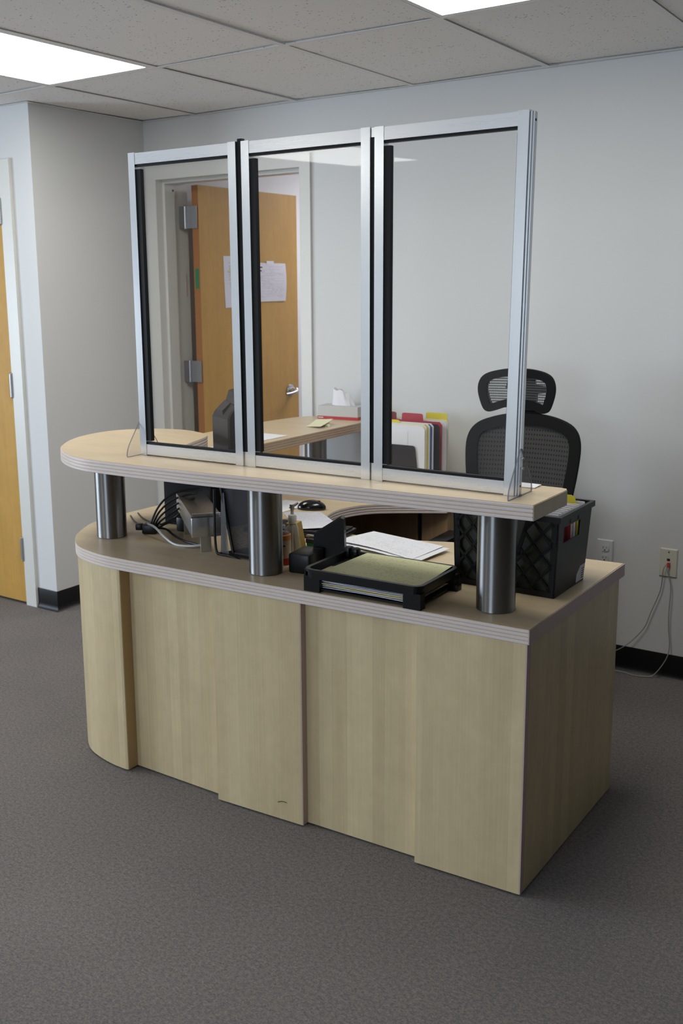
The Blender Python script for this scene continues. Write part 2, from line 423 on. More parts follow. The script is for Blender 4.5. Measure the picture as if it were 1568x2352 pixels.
def sheet(P00, P10, P11, P01, th=0.0006, n=8, lift=None):
    # a sheet of paper from four corners (u along 00->10, v along 00->01); lift(u, v) adds height
    mb = MB(); mb.uv = []
    P = [Vector(p) for p in (P00, P10, P11, P01)]
    nrm = (P[1] - P[0]).cross(P[3] - P[0]).normalized()
    for side in (0, 1):
        for j in range(n + 1):
            for i in range(n + 1):
                u, v = i / n, j / n
                p = P[0] * (1 - u) * (1 - v) + P[1] * u * (1 - v) + P[2] * u * v + P[3] * (1 - u) * v
                if lift: p = p + nrm * lift(u, v)
                mb.v.append(tuple(p + nrm * (th if side else 0))); mb.uv.append((u, v))
    k = (n + 1) ** 2
    for j in range(n):
        for i in range(n):
            a = j * (n + 1) + i
            mb.f.append((a, a + n + 1, a + n + 2, a + 1)); mb.f.append((k + a, k + a + 1, k + a + n + 2, k + a + n + 1))
    edge = [i for i in range(n)] + [(j + 1) * (n + 1) - 1 for j in range(n)] + [k - 1 - i for i in range(n)] + [(n - j) * (n + 1) for j in range(n)]
    m = len(edge)
    for q in range(m):
        a, b = edge[q], edge[(q + 1) % m]; mb.f.append((a, b, k + b, k + a))
    return mb

# ------------------------------------------------------------------ the room
HC = 2.419
YW, XC, YB = 4.051, -3.836, 3.303
X0, YG, G = -3.474, 3.116, 0.6096
XL, XR, YR = -6.4, 7.0, -2.6
f = MB(); f.box(XL - .1, YR - .1, -0.1, XR + .1, 6.75, 0.0)
structure(f.build('floor', 'carpet'), 'grey brown low pile office carpet')
# back wall with the doorway of the open door
DX0, DX1, DZ = -3.752, -2.848, 2.126
w = MB(); w.box(DX1 + 0.02, YW, 0, XR + .1, YW + .13, HC + .3); w.box(XC - .12, YW, 0, DX0 - 0.02, YW + .13, HC + .3); w.box(DX0 - 0.02, YW, DZ + 0.02, DX1 + 0.02, YW + .13, HC + .3)
structure(w.build('wall_back', 'wall_paint'), 'off-white painted back wall behind the desk')
LX0, LX1 = -4.965, -4.052      # closed door on the jutting wall
w = MB(); w.box(LX1 + .02, YB, 0, XC, YB + .13, HC + .3); w.box(XL, YB, 0, LX0 - .02, YB + .13, HC + .3); w.box(LX0 - .02, YB, DZ + .01, LX1 + .02, YB + .13, HC + .3)
w.box(XC - .12, YB + .13, 0, XC, YW, HC + .3)
structure(w.build('wall_front_left', 'wall_paint'), 'off-white jutting wall corner beside the closed door')
w = MB(); w.box(XR, YR, 0, XR + .1, YW + .1, HC + .3); structure(w.build('wall_right', 'wall_paint'))
WIN = [(-2.15, -.75, 0.75, 2.15)]
WINL = (-.9, 1.5, 0.6, 1.9)
w = MB(); y0, y1, z0, z1 = WINL
w.box(XL - .1, YR - .1, 0, XL, y0, HC + .3); w.box(XL - .1, y1, 0, XL, YB + .13, HC + .3); w.box(XL - .1, y0, 0, XL, y1, z0); w.box(XL - .1, y0, z1, XL, y1, HC + .3)
structure(w.build('wall_left', 'wall_paint'))
w = MB(); w.box(XR, YR, 0, XR + .1, YW + .1, HC + .3); structure(w.build('wall_right', 'wall_paint'))
w = MB(); xs = XL
for x0, x1, z0, z1 in WIN:
    w.box(xs, YR - .12, 0, x0, YR, HC + .3); w.box(x0, YR - .12, 0, x1, YR, z0); w.box(x0, YR - .12, z1, x1, YR, HC + .3); xs = x1
w.box(xs, YR - .12, 0, XR, YR, HC + .3)
structure(w.build('wall_rear', 'wall_paint'))
t = .05
for x0, x1, z0, z1 in WIN:
    m = MB(); M_ = Matrix(((1, 0, 0, 0), (0, 0, 1, YR - .1), (0, 1, 0, 0), (0, 0, 0, 1)))
    m.ring([(x0, z0), (x1, z0), (x1, z1), (x0, z1)], [(x0 + t, z0 + t), (x1 - t, z0 + t), (x1 - t, z1 - t), (x0 + t, z1 - t)], 0, .08, M_); structure(m.build('window_1', 'frame_paint'))
m = MB(); y0, y1, z0, z1 = WINL; M_ = Matrix(((0, 0, 1, XL - .09), (1, 0, 0, 0), (0, 1, 0, 0), (0, 0, 0, 1)))
m.ring([(y0, z0), (y1, z0), (y1, z1), (y0, z1)], [(y0 + t, z0 + t), (y1 - t, z0 + t), (y1 - t, z1 - t), (y0 + t, z1 - t)], 0, .08, M_); structure(m.build('window_2', 'frame_paint'))
# the room beyond the open door
w = MB()
w.box(-3.95, 6.6, 0, -1.0, 6.7, HC + .3); w.box(-3.95, YW + .13, 0, -3.86, 6.7, HC + .3); w.box(-1.1, YW + .13, 0, -1.0, 6.6, HC + .3)
structure(w.build('wall_next_room', 'next_room_paint'))
w = MB(); w.box(-4.6, YW + .13, HC, -1.1, 6.6, HC + .08); structure(w.build('ceiling_next_room', 'next_room_paint'))
# baseboards (black vinyl cove)
def baseboard(name, pts, h=0.102):
    m = MB()
    prof = [(0.0005, 0), (0.016, 0), (0.010, 0.006), (0.005, 0.018), (0.0035, 0.03), (0.0035, h - .003), (0.002, h), (0.0005, h)]
    n = len(pts); rows = []
    for i in range(n):
        p = Vector(pts[i]); dirs = []
        if i > 0: dirs.append((p - Vector(pts[i - 1])).normalized())
        if i < n - 1: dirs.append((Vector(pts[i + 1]) - p).normalized())
        ns = [Vector((d.y, -d.x)) for d in dirs]
        nn = sum(ns, Vector((0, 0))); nn = nn / nn.dot(ns[0]) if len(ns) > 1 else ns[0]
        rows.append([(p.x + nn.x * q[0], p.y + nn.y * q[0], q[1]) for q in prof])
    k = len(prof); vs = [q for r in rows for q in r]; fs = []
    for i in range(n - 1):
        for j in range(k): fs.append((i * k + j, i * k + (j + 1) % k, (i + 1) * k + (j + 1) % k, (i + 1) * k + j))
    fs.append(tuple(range(k))); fs.append(tuple((n - 1) * k + j for j in range(k - 1, -1, -1)))
    m.add(vs, fs); structure(m.build(name, 'baseboard_vinyl', smooth=True), 'black vinyl baseboard')
baseboard('baseboard_left', [(-3.974, YB), (XC, YB), (XC, YW - .001)][:1] + [(XC, YB), (XC, YW - .001)])
baseboard('baseboard_back', [(-2.79, YW), (XR, YW)])

# ceiling: tiles, grid, perimeter angle
tiles = MB(); grid = MB(); T = 0.012; LIGHTS = []
kx0, kx1 = -5, 18
ys = [YG + 1.2192 * k for k in range(-5, 2)]
LY = (1, 4)   # light rows counted back from the wall line
for i in range(kx0, kx1):
    xa, xb = X0 + i * G, X0 + (i + 1) * G
    for j in range(len(ys) - 1):
        ya, yb = ys[j], ys[j + 1]
        if xa >= XR or xb <= XL or yb < YR: continue
        row = len(ys) - 2 - j
        if row in LY and i in ((0, 3) if row == 1 else (-1,)):
            LIGHTS.append((xa, ya, xb, yb)); continue
        xa2, xb2, ya2, yb2 = max(xa, XL), min(xb, XR), max(ya, YR), min(yb, YW)
        if yb2 - ya2 < .02 or xb2 - xa2 < .02: continue
        t = [0.0012 + random.choice((0, 0, 0.001, 0.003)) * random.random() for _ in range(4)]
        if i >= -1: t[2 if (i + j) % 2 else 3] += 0.006; t[0 if (i + 2 * j) % 3 else 1] += 0.002
        e = 0.001
        q = [(xa2 + e, ya2 + e), (xb2 - e, ya2 + e), (xb2 - e, yb2 - e), (xa2 + e, yb2 - e)]
        tiles.add([(q[k][0], q[k][1], HC + t[k]) for k in range(4)] + [(q[k][0], q[k][1], HC + t[k] + .015) for k in range(4)],
                  [(0, 1, 2, 3), (7, 6, 5, 4), (0, 4, 5, 1), (1, 5, 6, 2), (2, 6, 7, 3), (3, 7, 4, 0)])
for i in range(kx0, kx1 + 1):
    x = X0 + i * G
    if XL < x < XR: grid.box(x - T, YR, HC - .0016, x + T, YW, HC)
for y in ys:
    if YR < y < YW: 
        for i in range(kx0, kx1):
            xa, xb = max(X0 + i * G + T, XL), min(X0 + (i + 1) * G - T, XR)
            if xb > xa: grid.box(xa, y - T, HC - .0016, xb, y + T, HC)
A = .02
grid.box(XC, YW - A, HC - .003, XR, YW, HC - .0014); grid.box(XC, YW - .0016, HC - .003, XR, YW, HC + .02)
grid.box(XC, YB - A, HC - .003, XC + A, YW - A, HC - .0014); grid.box(XL, YB - A, HC - .003, XC, YB, HC - .0014)
ceil = structure(tiles.build('ceiling', 'ceiling_tile'), 'grey speckled suspended ceiling tiles')
grid.build('ceiling_grid', 'grid_paint', ceil)
m = MB(); m.box(XL - .1, YR - .1, HC + .2, XR + .1, YW + .13, HC + .3); m.build('ceiling_slab', 'black_matte', ceil)
for n, (xa, ya, xb, yb) in enumerate(LIGHTS):
    ii = round((xa - X0) / G); row = 1 if ya > 1.5 else 4
    lab = {(0, 1): 'bright fluorescent ceiling panel at the upper left, over the closed door side', (3, 1): 'bright fluorescent ceiling panel above the clear screen, at the top edge',
           (-3, 1): 'fluorescent ceiling panel near the left wall', (6, 1): 'fluorescent ceiling panel near the right wall', (-3, 4): 'fluorescent ceiling panel in the rear left of the room',
           (-1, 4): 'fluorescent ceiling panel whose reflection shows in the clear screen', (3, 4): 'fluorescent ceiling panel before the narrower rear window', (6, 4): 'fluorescent ceiling panel in the rear right of the room'}[(ii, row)]
    t = thing('ceiling_light', ((xa + xb) / 2, (ya + yb) / 2, HC), lab, 'ceiling light', 'fluorescent panels in the ceiling grid')
    fr = MB(); b = .018
    for bx in ((xa + T, ya + T, xa + T + b, yb - T), (xb - T - b, ya + T, xb - T, yb - T), (xa + T + b, ya + T, xb - T - b, ya + T + b), (xa + T + b, yb - T - b, xb - T - b, yb - T)):
        fr.box(bx[0], bx[1], HC - .001, bx[2], bx[3], HC + .01)
    fr.box(xa + .002, ya + .002, HC + .02, xb - .002, yb - .002, HC + .07)
    fr.build('frame', 'grid_paint', t)
    d = MB(); d.box(xa + T + b, ya + T + b, HC + .003, xb - T - b, yb - T - b, HC + .007); d.build('diffuser', 'light_diffuser', t)
t = thing('ceiling_light', (-2.9, 6.0, HC), 'unseen light panel added to brighten the room behind the open door', 'ceiling light', 'fluorescent panels in the ceiling grid')  # added out of view so the far wall beyond the door reads bright
fr = MB(); fr.box(-3.25, 5.35, HC - .02, -2.55, 6.55, HC); fr.build('frame', 'grid_paint', t)
d = MB(); d.box(-3.22, 5.38, HC - .026, -2.58, 6.52, HC - .021); d.build('diffuser', 'next_room_added_glow', t)

# ------------------------------------------------------------------ doors
def hinge(parent, x, y, z, mirror=False, leafs=True):
    m = MB()
    m.cyl((x, y), .008, z - .057, z + .057, 12)
    for k in (-.036, -.012, .012, .036): m.cyl((x, y), .0086, z + k - .0105, z + k + .0105, 12)
    m.ball((x, y, z + .058), .0075, .0075, .005, 10, 6); m.ball((x, y, z - .058), .0075, .0075, .005, 10, 6)
    return m
# open doorway
d2 = struct_empty('door_2', ((DX0 + DX1) / 2, YW, 0), 'open maple veneer door in a white metal frame')
m = MB(); fw = .06
y0, y1 = YW - .014, YW + .228
for sgn, xi in ((-1, DX0), (1, DX1)):
    xo = xi + sgn * fw
    a, b = sorted((xi, xo)); m.box(a, y0, 0, b, YW - .0005, DZ + fw)                # face
    a, b = sorted((xi, xi + sgn * .0195)); m.box(a, YW - .0005, 0, b, y1, DZ + .0195)           # reveal
    a, b = sorted((xi, xi - sgn * .016)); m.box(a, y0 + .05, 0, b, YW + .11, DZ)    # stop
m.box(DX0, y0, DZ, DX1, YW - .0005, DZ + fw); m.box(DX0, YW - .0005, DZ, DX1, y1, DZ + .0195); m.box(DX0 + .016, y0 + .05, DZ - .016, DX1 - .016, YW + .11, DZ)
m.build('door_frame', 'frame_paint', d2)
m = MB(); m.cyl((-3.7335, 4.155), .006, -.001, .001, 12, M=Mloc((-3.7355, 4.15, 2.08), ry=PI / 2) @ Matrix.Translation((3.7335, -4.155, 0))); m.build('frame_hole', 'slot_dark', d2)
m = MB(); m.rbox(-3.7525, 4.246, 1.535, -3.7505, 4.2565, 1.655, .0008); m.build('strike_slot', 'edge_brown', d2)
LXa, LXb, LYa, LYb, LZ = -3.672, -3.628, 4.222, 5.11, 2.108
leaf = MB(); leaf.box(LXa, LYa + .0008, .012, LXb, LYb, LZ); lf = leaf.build('door_leaf', 'door_veneer', d2)
m = MB(); m.box(LXa + .001, LYa, .012, LXb - .001, LYa + .0007, LZ - .001); m.build('leaf_edge', 'door_edge', lf)
m = MB(); m.box(LXb - .034, LYa - .0008, 1.575, LXb - .008, LYa, 1.68); m.build('rating_label', 'green_card', lf)
for z in (1.945, 1.135, .29):
    m = hinge(None, -3.708, 4.208, z)
    m.box(-3.749, 4.2065, z - .057, -3.708, 4.2085, z + .057); m.box(-3.708, 4.2125, z - .057, -3.632, 4.2150, z + .057)
    m.box(-3.709, 4.2085, z - .057, -3.706, 4.2150, z + .057)
    for sx in (-3.735, -3.645):
        for sz in (-.04, -.014, .014, .04): m.cyl((0, 0), .0035, 0, .0008, 10, M=Mloc((sx, 4.2065 if sx < -3.7 else 4.2125, z + sz), rx=PI / 2))
    m.build('hinge', 'hinge_steel', lf, smooth=True)
h = MB()
hy, hz = 5.02, .965
h.lathe((0, 0), [(0, 0), (.036, 0), (.037, .006), (.033, .012), (.016, .016), (.013, .034), (.012, .05), (0, .05)], 24, Mloc((LXb, hy, hz), ry=PI / 2))
h.tube([(LXb + .045, hy, hz - .002), (LXb + .058, hy - .006, hz - .003), (LXb + .062, hy - .03, hz - .006), (LXb + .060, hy - .075, hz - .012), (LXb + .055, hy - .115, hz - .012)], [.012, .012, .010, .0085, .007], 12)
h.ball((LXb + .045, hy, hz + .002), .017, .017, .017, 16, 10)
h.build('door_handle', 'chrome', lf, smooth=True)
# closed door
d1 = struct_empty('door_1', ((LX0 + LX1) / 2, YB, 0), 'closed maple veneer door in a white metal frame')
m = MB(); y0 = YB - .016
for sgn, xi in ((-1, LX0), (1, LX1)):
    a, b = sorted((xi, xi + sgn * .075)); m.box(a, y0, 0, b, YB - .0005, DZ + .055)
    a, b = sorted((xi, xi + sgn * .0195)); m.box(a, YB - .0005, 0, b, YB + .13, DZ)
m.box(LX0, y0, DZ, LX1, YB - .0005, DZ + .055)
m.build('door_frame', 'frame_paint', d1)
m = MB(); m.box(LX0 + .003, YB - .012, .014, LX1 - .003, YB + .033, DZ - .006); lf1 = m.build('door_leaf', 'door_veneer', d1)
m = MB(); m.box(LX0, YB + .05, 0, LX1, YB + .06, DZ); m.build('dark_backing', 'black_matte', d1)
for z in (1.945, 1.12, .293):
    m = hinge(None, LX1 - .004, YB - .018, z); m.build('hinge', 'hinge_steel', lf1, smooth=True)

# notices on the open leaf
nx = LXb + .0006
s_ = sheet((nx, 4.425, 1.469), (nx, 4.641, 1.472), (nx, 4.632, 1.750), (nx, 4.416, 1.748), .0005, 6, lambda u, v: .002 * abs(v - .5))
o = tag(s_.build('notice_sheet', 'notice_list'), 'white portrait typed sheet with a yellow highlighted line, taped to the open door', 'paper', 'notices taped to the open door')
hl = MB(); hl.box(nx + .0026, 4.452, 1.664, nx + .0030, 4.535, 1.672); hl.build('highlighted_line', 'highlighter', o)
tp = MB(); tp.box(nx + .0012, 4.505, 1.742, nx + .0030, 4.555, 1.760); tp.build('clear_tape', 'white_paper', o)
tp = MB(); tp.box(nx + .0012, 4.54, 1.462, nx + .0030, 4.57, 1.475); tp.build('clear_tape', 'white_paper', o)
s_ = sheet((nx, 4.700, 1.497), (nx, 4.978, 1.498), (nx, 4.980, 1.714), (nx, 4.700, 1.716), .0005, 8, lambda u, v: .003 + .016 * u * u * (v * (1 - v) * 2 + .2))
o = tag(s_.build('notice_sheet', 'notice_table'), 'white landscape sheet with a printed table, taped to the open door', 'paper', 'notices taped to the open door')
tp = MB(); tp.box(nx + .005, 4.80, 1.708, nx + .0062, 4.868, 1.727); tp.build('clear_tape', 'white_paper', o)
tx = MB()
for yy, zz, ww in ((4.715, 1.687, .045), (4.715, 1.668, .038)): tx.box(nx + .0042, yy, zz, nx + .0046, yy + ww, zz + .007)
tx.build('bold_heading', 'ink', o)

# ------------------------------------------------------------------ reception desk
ZL, TL, ZU, TU, ZW, TW = .736, .039, 1.061, .0395, .976, .040
desk = thing('reception_desk', (-1.9, 2.7, 0), 'large light maple reception desk with raised counter on steel posts', 'desk')
low_front = [(-2.752, 2.969), (-2.761, 2.751), (-2.756, 2.578), (-2.724, 2.495), (-2.683, 2.425), (-2.644, 2.373), (-2.573, 2.309), (-2.506, 2.272), (-2.40, 2.246), (-2.298, 2.241), (-2.092, 2.248), (-1.849, 2.257), (-1.567, 2.269), (-1.241, 2.285), (-.939, 2.297)]
low_front_s = catmull(low_front, 6)
low_in = catmull([(-1.506, 2.993), (-1.637, 2.945), (-1.784, 2.905), (-1.89, 2.925), (-2.00, 2.985), (-2.062, 3.07), (-2.095, 3.16), (-2.095, 3.26), (-2.05, 3.36), (-1.95, 3.44), (-1.80, 3.53)], 6)
low = low_front_s + [(-.941, 3.035)] + low_in + [(-1.80, 4.03), (-2.72, 4.03)]
def counter(name, poly, z, th, capmat='maple_top', band='edge_band', ridge=4):
    core = MB(); core.prism(inset(poly, .0095), z - th + .0005, z - .001); core.prism(inset(poly, .0008), z - .0014, z)
    o = core.build(name, capmat, desk)
    g = .0024; h = (th - (ridge - 1) * g - .0016) / ridge
    e = MB(); zz = z - th
    for k in range(ridge):
        i0, i1 = inset(poly, .0012), poly
        # ridge with softened lips
        n = len(poly); ii = inset(poly, .009)
        vs, fs = [], []
        for P, q in ((ii, zz), (i0, zz), (i1, zz + .0012), (i1, zz + h - .0012), (i0, zz + h), (ii, zz + h)): vs += [(p[0], p[1], q) for p in P]
        for r in range(6):
            r2 = (r + 1) % 6
            for a in range(n): b = (a + 1) % n; fs.append((r * n + a, r * n + b, r2 * n + b, r2 * n + a))
        e.add(vs, fs); zz += h + g
    e.build('edge_band', band, o, smooth=True, angle=40)
    gm = MB(); i2, i3 = inset(poly, .0016), inset(poly, .009)
    gm.ring(i2, i3, z - th + .001, z - .0016); gm.build('edge_groove', 'groove_tan', o)
    return o
wl = counter('work_surface', low, ZL, TL)
m = MB(); m.box(-.9412, 2.2965, ZL - TL, -.9378, 3.036, ZL - .0012); m.build('side_edge_band', 'edge_brown', wl)
bar = [(-0.925, 2.264), (-0.925, 2.484), (-0.931, 2.499), (-0.947, 2.504)] + catmull([(-1.119, 2.506), (-1.611, 2.506), (-2.058, 2.506), (-2.175, 2.503), (-2.237, 2.506), (-2.278, 2.551), (-2.302, 2.602), (-2.329, 2.685), (-2.359, 2.757), (-2.408, 2.800), (-2.506, 2.833), (-2.571, 2.833), (-2.649, 2.810), (-2.707, 2.766), (-2.748, 2.716), (-2.766, 2.658), (-2.767, 2.604), (-2.759, 2.551), (-2.742, 2.493), (-2.708, 2.425), (-2.665, 2.363), (-2.609, 2.297), (-2.536, 2.243), (-2.465, 2.207), (-2.399, 2.186), (-2.327, 2.178), (-2.148, 2.178), (-1.935, 2.186), (-1.670, 2.209), (-1.299, 2.238)], 6)
tb = counter('raised_counter', bar, ZU, TU)
m = MB(); m.box(-.9252, 2.2655, ZU - TU, -.9236, 2.484, ZU - .0012); m.build('end_cap', 'maple_top', tb)
wing = [(-2.46, 2.90), (-2.415, 2.95), (-2.415, 4.02)] + catmull([(-2.655, 4.03), (-2.73, 3.985), (-2.785, 3.90), (-2.821, 3.664), (-2.82, 3.45), (-2.815, 3.20), (-2.81, 2.95), (-2.77, 2.90)], 5)
counter('return_counter', wing, ZW, TW, band='return_edge')
for x, y, z in ((-1.083, 2.414, ZU - TU), (-1.812, 2.371, ZU - TU), (-2.543, 2.450, ZU - TU), (-2.655, 3.87, ZW - TW)):
    m = MB(); m.lathe((x, y), [(0, ZL + .001), (.0505, ZL + .001), (.0515, ZL + .002), (.0515, z - .0005), (0, z - .0005)], 64)
    m.build('steel_post', 'brushed_steel', desk, smooth=True)
# panels under the work surface
zb, zt = .006, ZL - TL
def panel(name, pts, th=.022, mat='maple_panel', z0=zb, z1=zt):
    n = len(pts); out = []
    for i in range(n):
        a, b = Vector(pts[max(i - 1, 0)]), Vector(pts[min(i + 1, n - 1)]); d = (b - a).normalized(); out.append((pts[i][0] - d.y * th, pts[i][1] + d.x * th))
    m = MB(); m.prism(list(pts) + out[::-1], z0, z1); return m.build(name, mat, desk)
fl = [p for p in inset(low, .006)[:len(low_front_s)]]
cur = [p for p in fl if p[0] < -2.318] + [(-2.312, 2.249)]
cur = [(-2.742, 4.0), (-2.746, 3.3)] + cur
panel('curved_corner_panel', cur)
m = MB(); m.box(-2.3118, 2.250, zb + .0005, -2.3098, 2.2945, zt); m.build('panel_edge', 'panel_edge_ochre', desk)
panel('recessed_front_panel', [(-2.3098, 2.292), (-1.934, 2.288)])
panel('proud_front_panel', [(-1.9335, 2.2605), (-1.6225, 2.2755)])
m = MB(); m.box(-1.6225, 2.276, zb + .0005, -1.6195, 2.320, zt); m.build('panel_edge', 'edge_brown', desk)
panel('recessed_front_panel', [(-1.6195, 2.300), (-1.2505, 2.312)])
panel('proud_front_panel', [(-1.2500, 2.286), (-.9475, 2.301)])
m = MB(); m.box(-.9475, 2.3012, zb + .0005, -.9440, 2.3215, zt); m.build('panel_edge', 'edge_brown', desk)
m = MB(); m.box(-.964, 2.3225, zb, -.9435, 3.004, zt); m.build('side_panel', 'maple_panel', desk)
for zf in (.545, .392):
    m = MB(); m.box(-.962, 3.0045, zf, -.945, 3.010, zf + .007); m.build('panel_fitting', 'label_cream', desk)
m = MB(); m.box(-.96, 2.98, zb + .02, -1.50, 3.0, zt); m.build('inner_end_panel', 'pedestal_wood', desk)
m = MB(); m.box(-2.70, 4.0, zb, -1.83, 4.02, zt); m.box(-2.40, 3.56, zb, -1.945, 3.575, zt); m.build('inner_modesty_panel', 'pedestal_wood', desk)
m = MB(); m.box(-1.921, 3.55, zb, -1.806, 3.99, zt - .002); m.build('end_leg_panel', 'pedestal_wood', desk)
m = MB(); m.box(-1.945, 3.565, zb, -1.921, 3.57, zt); m.build('leg_gap_strip', 'black_matte', desk)
for xf, yf in ((-2.2, 2.345), (-1.75, 2.345), (-1.3, 2.345), (-.978, 2.375), (-.978, 2.965), (-2.70, 3.215), (-1.885, 3.615)):
    m = MB(); m.cyl((xf, yf), .016, 0, zb + .02, 16); m.build('levelling_foot', 'black_plastic', desk)
m = MB(); m.tube([(-1.709, 2.2708, .058), (-1.697, 2.2712, .0635), (-1.685, 2.2718, .065), (-1.677, 2.2722, .0645)], .0011, 6); m.build('scuff_mark', 'slot_dark', desk)

# ------------------------------------------------------------------ framed clear screen
sg = thing('sneeze_guard_screen', (-1.64, 2.33, ZU), 'three-pane clear screen in aluminium frames standing on the raised counter', 'screen')
FZ = ZU + .0005; ZT = 1.9785
def frame_panel(xl0, xr0, xl1, xr1, yl, yr, ztop, lw):
    # left/right edges at the bottom (xl0, xr0) and at the top (xl1, xr1); y along the panel
    pw = .0273; dp = .0235
    xa = lambda z, e: (xl0 + (xl1 - xl0) * (z - FZ) / (ztop - FZ)) if e == 0 else (xr0 + (xr1 - xr0) * (z - FZ) / (ztop - FZ))
    ya = lambda x: yl + (yr - yl) * (x - xl0) / (xr0 - xl0)
    def bar_(a0, b0, a1, b1, z0, z1, d0, d1):
        vs = []
        for (a, b, z) in ((a0, b0, z0), (a1, b1, z1)):
            vs += [(a, ya(a) + d0, z), (b, ya(b) + d0, z), (b, ya(b) + d1, z), (a, ya(a) + d1, z)]
        return MB().add(vs, [(3, 2, 1, 0), (4, 5, 6, 7), (0, 1, 5, 4), (1, 2, 6, 5), (2, 3, 7, 6), (3, 0, 4, 7)])
    def vert(e, off0, off1, z0, z1, d0, d1):
        p = [(xa(z, e) + off0, xa(z, e) + off1) for z in (z0, z1)]
        return bar_(p[0][0], p[0][1], p[1][0], p[1][1], z0, z1, d0, d1)
    vert(0, 0, lw, FZ, ztop, 0, dp).build('frame_post', 'aluminium', sg); vert(1, -pw, 0, FZ, ztop, 0, dp).build('frame_post', 'aluminium', sg)
    RH = .0322
    a, b = xa(FZ, 0) + lw + .0003, xa(FZ, 1) - pw - .0003
    bar_(a, b, a, b, FZ + .0035, FZ + .0035 + RH, .001, dp - .001).build('frame_rail', 'aluminium_rail', sg)
    a2, b2 = xa(ztop, 0) + lw + .0003, xa(ztop, 1) - pw - .0003
    bar_(a2, b2, a2, b2, ztop - RH - .002, ztop - .002, .001, dp - .001).build('frame_rail', 'aluminium_rail', sg)
    z0, z1 = FZ + .0035 + RH, ztop - RH - .002
    vert(0, lw + .0002, lw + .0185, z0 + .011, z1 - .014, .0035, .018).build('gasket', 'black_rubber', sg)
    vert(1, -pw - .0030, -pw - .0002, z0 + .011, z1 - .014, .0055, .018).build('gasket', 'black_rubber', sg)
    bar_(a, b, a, b, z0, z0 + .0068, .0035, .018).build('gasket', 'black_rubber', sg); bar_(a2, b2, a2, b2, z1 - .0068, z1, .0035, .018).build('gasket', 'black_rubber', sg)
    pn = MB(); ins = .005; zz0, zz1 = z0 + .003, z1 - .003; K = 16
    for j in range(K + 1):
        for i in range(K + 1):
            u, v = i / K, j / K; z = zz0 + (zz1 - zz0) * v
            x = (xa(z, 0) + lw + ins) * (1 - u) + (xa(z, 1) - pw - ins) * u
            pn.v.append((x, ya(x) + .013 + BOW * (1 - (2 * u - 1) ** 2) * (1 - .0 * v) , z))
    pn.f = [(j * (K + 1) + i, j * (K + 1) + i + 1, (j + 1) * (K + 1) + i + 1, (j + 1) * (K + 1) + i) for j in range(K) for i in range(K)]
    pn.build('clear_pane', 'acrylic_pane', sg, smooth=True)
BOW = .0015
frame_panel(-2.2688, -1.8603, -2.2697, -1.8625, 2.3261, 2.3324, ZT + .001, .0255)
frame_panel(-1.8424, -1.4280, -1.8433, -1.4266, 2.3328, 2.3391, ZT, .0273)
frame_panel(-1.4154, -1.0073, -1.4132, -.9935, 2.3391, 2.3364, ZT - .001, .0273)
m = MB(); m.box(-1.8594, 2.3377, 1.104, -1.8441, 2.352, ZT + .008); m.build('joint_strip', 'black_rubber', sg)
m = MB(); m.box(-1.4266, 2.344, 1.108, -1.4163, 2.3556, ZT - .0252); m.build('joint_strip', 'black_rubber', sg)
m = MB(); m.box(-1.8598, 2.3379, FZ, -1.8437, 2.352, 1.1036); m.build('joint_spacer', 'aluminium', sg)
m = MB(); m.box(-1.4268, 2.3442, FZ, -1.4161, 2.3556, 1.1076); m.build('joint_spacer', 'aluminium', sg)
m = MB(); m.box(-1.4257, 2.3431, ZT - .025, -1.4154, 2.3574, ZT - .002); m.build('joint_spacer', 'aluminium', sg)
def lean(x, z): return x + .0139 * (z - FZ) / (ZT - FZ)
m = MB()
m.add([(lean(x, z), y, z) for z in (FZ, ZT - .004) for x, y in ((-1.0069, 2.3418), (-1.0020, 2.3418), (-1.0020, 2.3467), (-.9979, 2.3467), (-.9979, 2.3628), (-1.0069, 2.3628))],
      [(5, 4, 3, 2, 1, 0), (6, 7, 8, 9, 10, 11)] + [(i, (i + 1) % 6, 6 + (i + 1) % 6, 6 + i) for i in range(6)])
m.build('outer_channel', 'aluminium', sg)
for z in (1.956, 1.085):
    m = MB(); m.cyl((0, 0), .0032, 0, .0008, 12, M=Mloc((lean(-.9982, z), 2.3547, z), ry=PI / 2)); m.build('screw_hole', 'slot_dark', sg)
for z in (1.155, 1.130):
    m = MB(); m.lathe((0, 0), [(0, 0), (.0042, 0), (.004, .002), (.002, .0034), (0, .0038)], 12, Mloc((-.9930, 2.3538, z), ry=PI / 2)); m.build('bracket_screw', 'chrome', sg, smooth=True)
def bracket(x, yf, ym, yb, zt):
    prof = catmull([(yf, FZ), (yf - .001, FZ + .011), (yf + .011, FZ + .040), (ym - .011, zt - .007), (ym, zt), (ym + .011, zt - .007), (yb - .009, FZ + .040), (yb + .001, FZ + .0125), (yb, FZ)], 5)
    M = Matrix(((0, 0, 1, x), (1, 0, 0, 0), (0, 1, 0, 0), (0, 0, 0, 1)))
    m = MB(); m.prism(inset(prof, .0016), 0.0002, .0028, M); o = m.build('foot_bracket', 'clear_acrylic', sg)
    m = MB(); m.ring(prof, inset(prof, .0015), 0, .003, M); m.build('polished_edge', 'acrylic_edge', o)
bracket(-.9970, 2.277, 2.349, 2.421, 1.179)
bracket(-2.2730, 2.269, 2.340, 2.412, 1.175)

# ------------------------------------------------------------------ things on the counters
# paper along the back of the raised counter
s_ = sheet((-1.25, 2.448, ZU + .0005), (-1.001, 2.454, ZU + .0005), (-1.001, 2.501, ZU + .002), (-1.25, 2.501, ZU + .002), .002, 4)
tag(s_.build('paper_pad', 'white_paper'), 'thin white pad lying at the back edge of the raised counter behind the screen', 'paper')

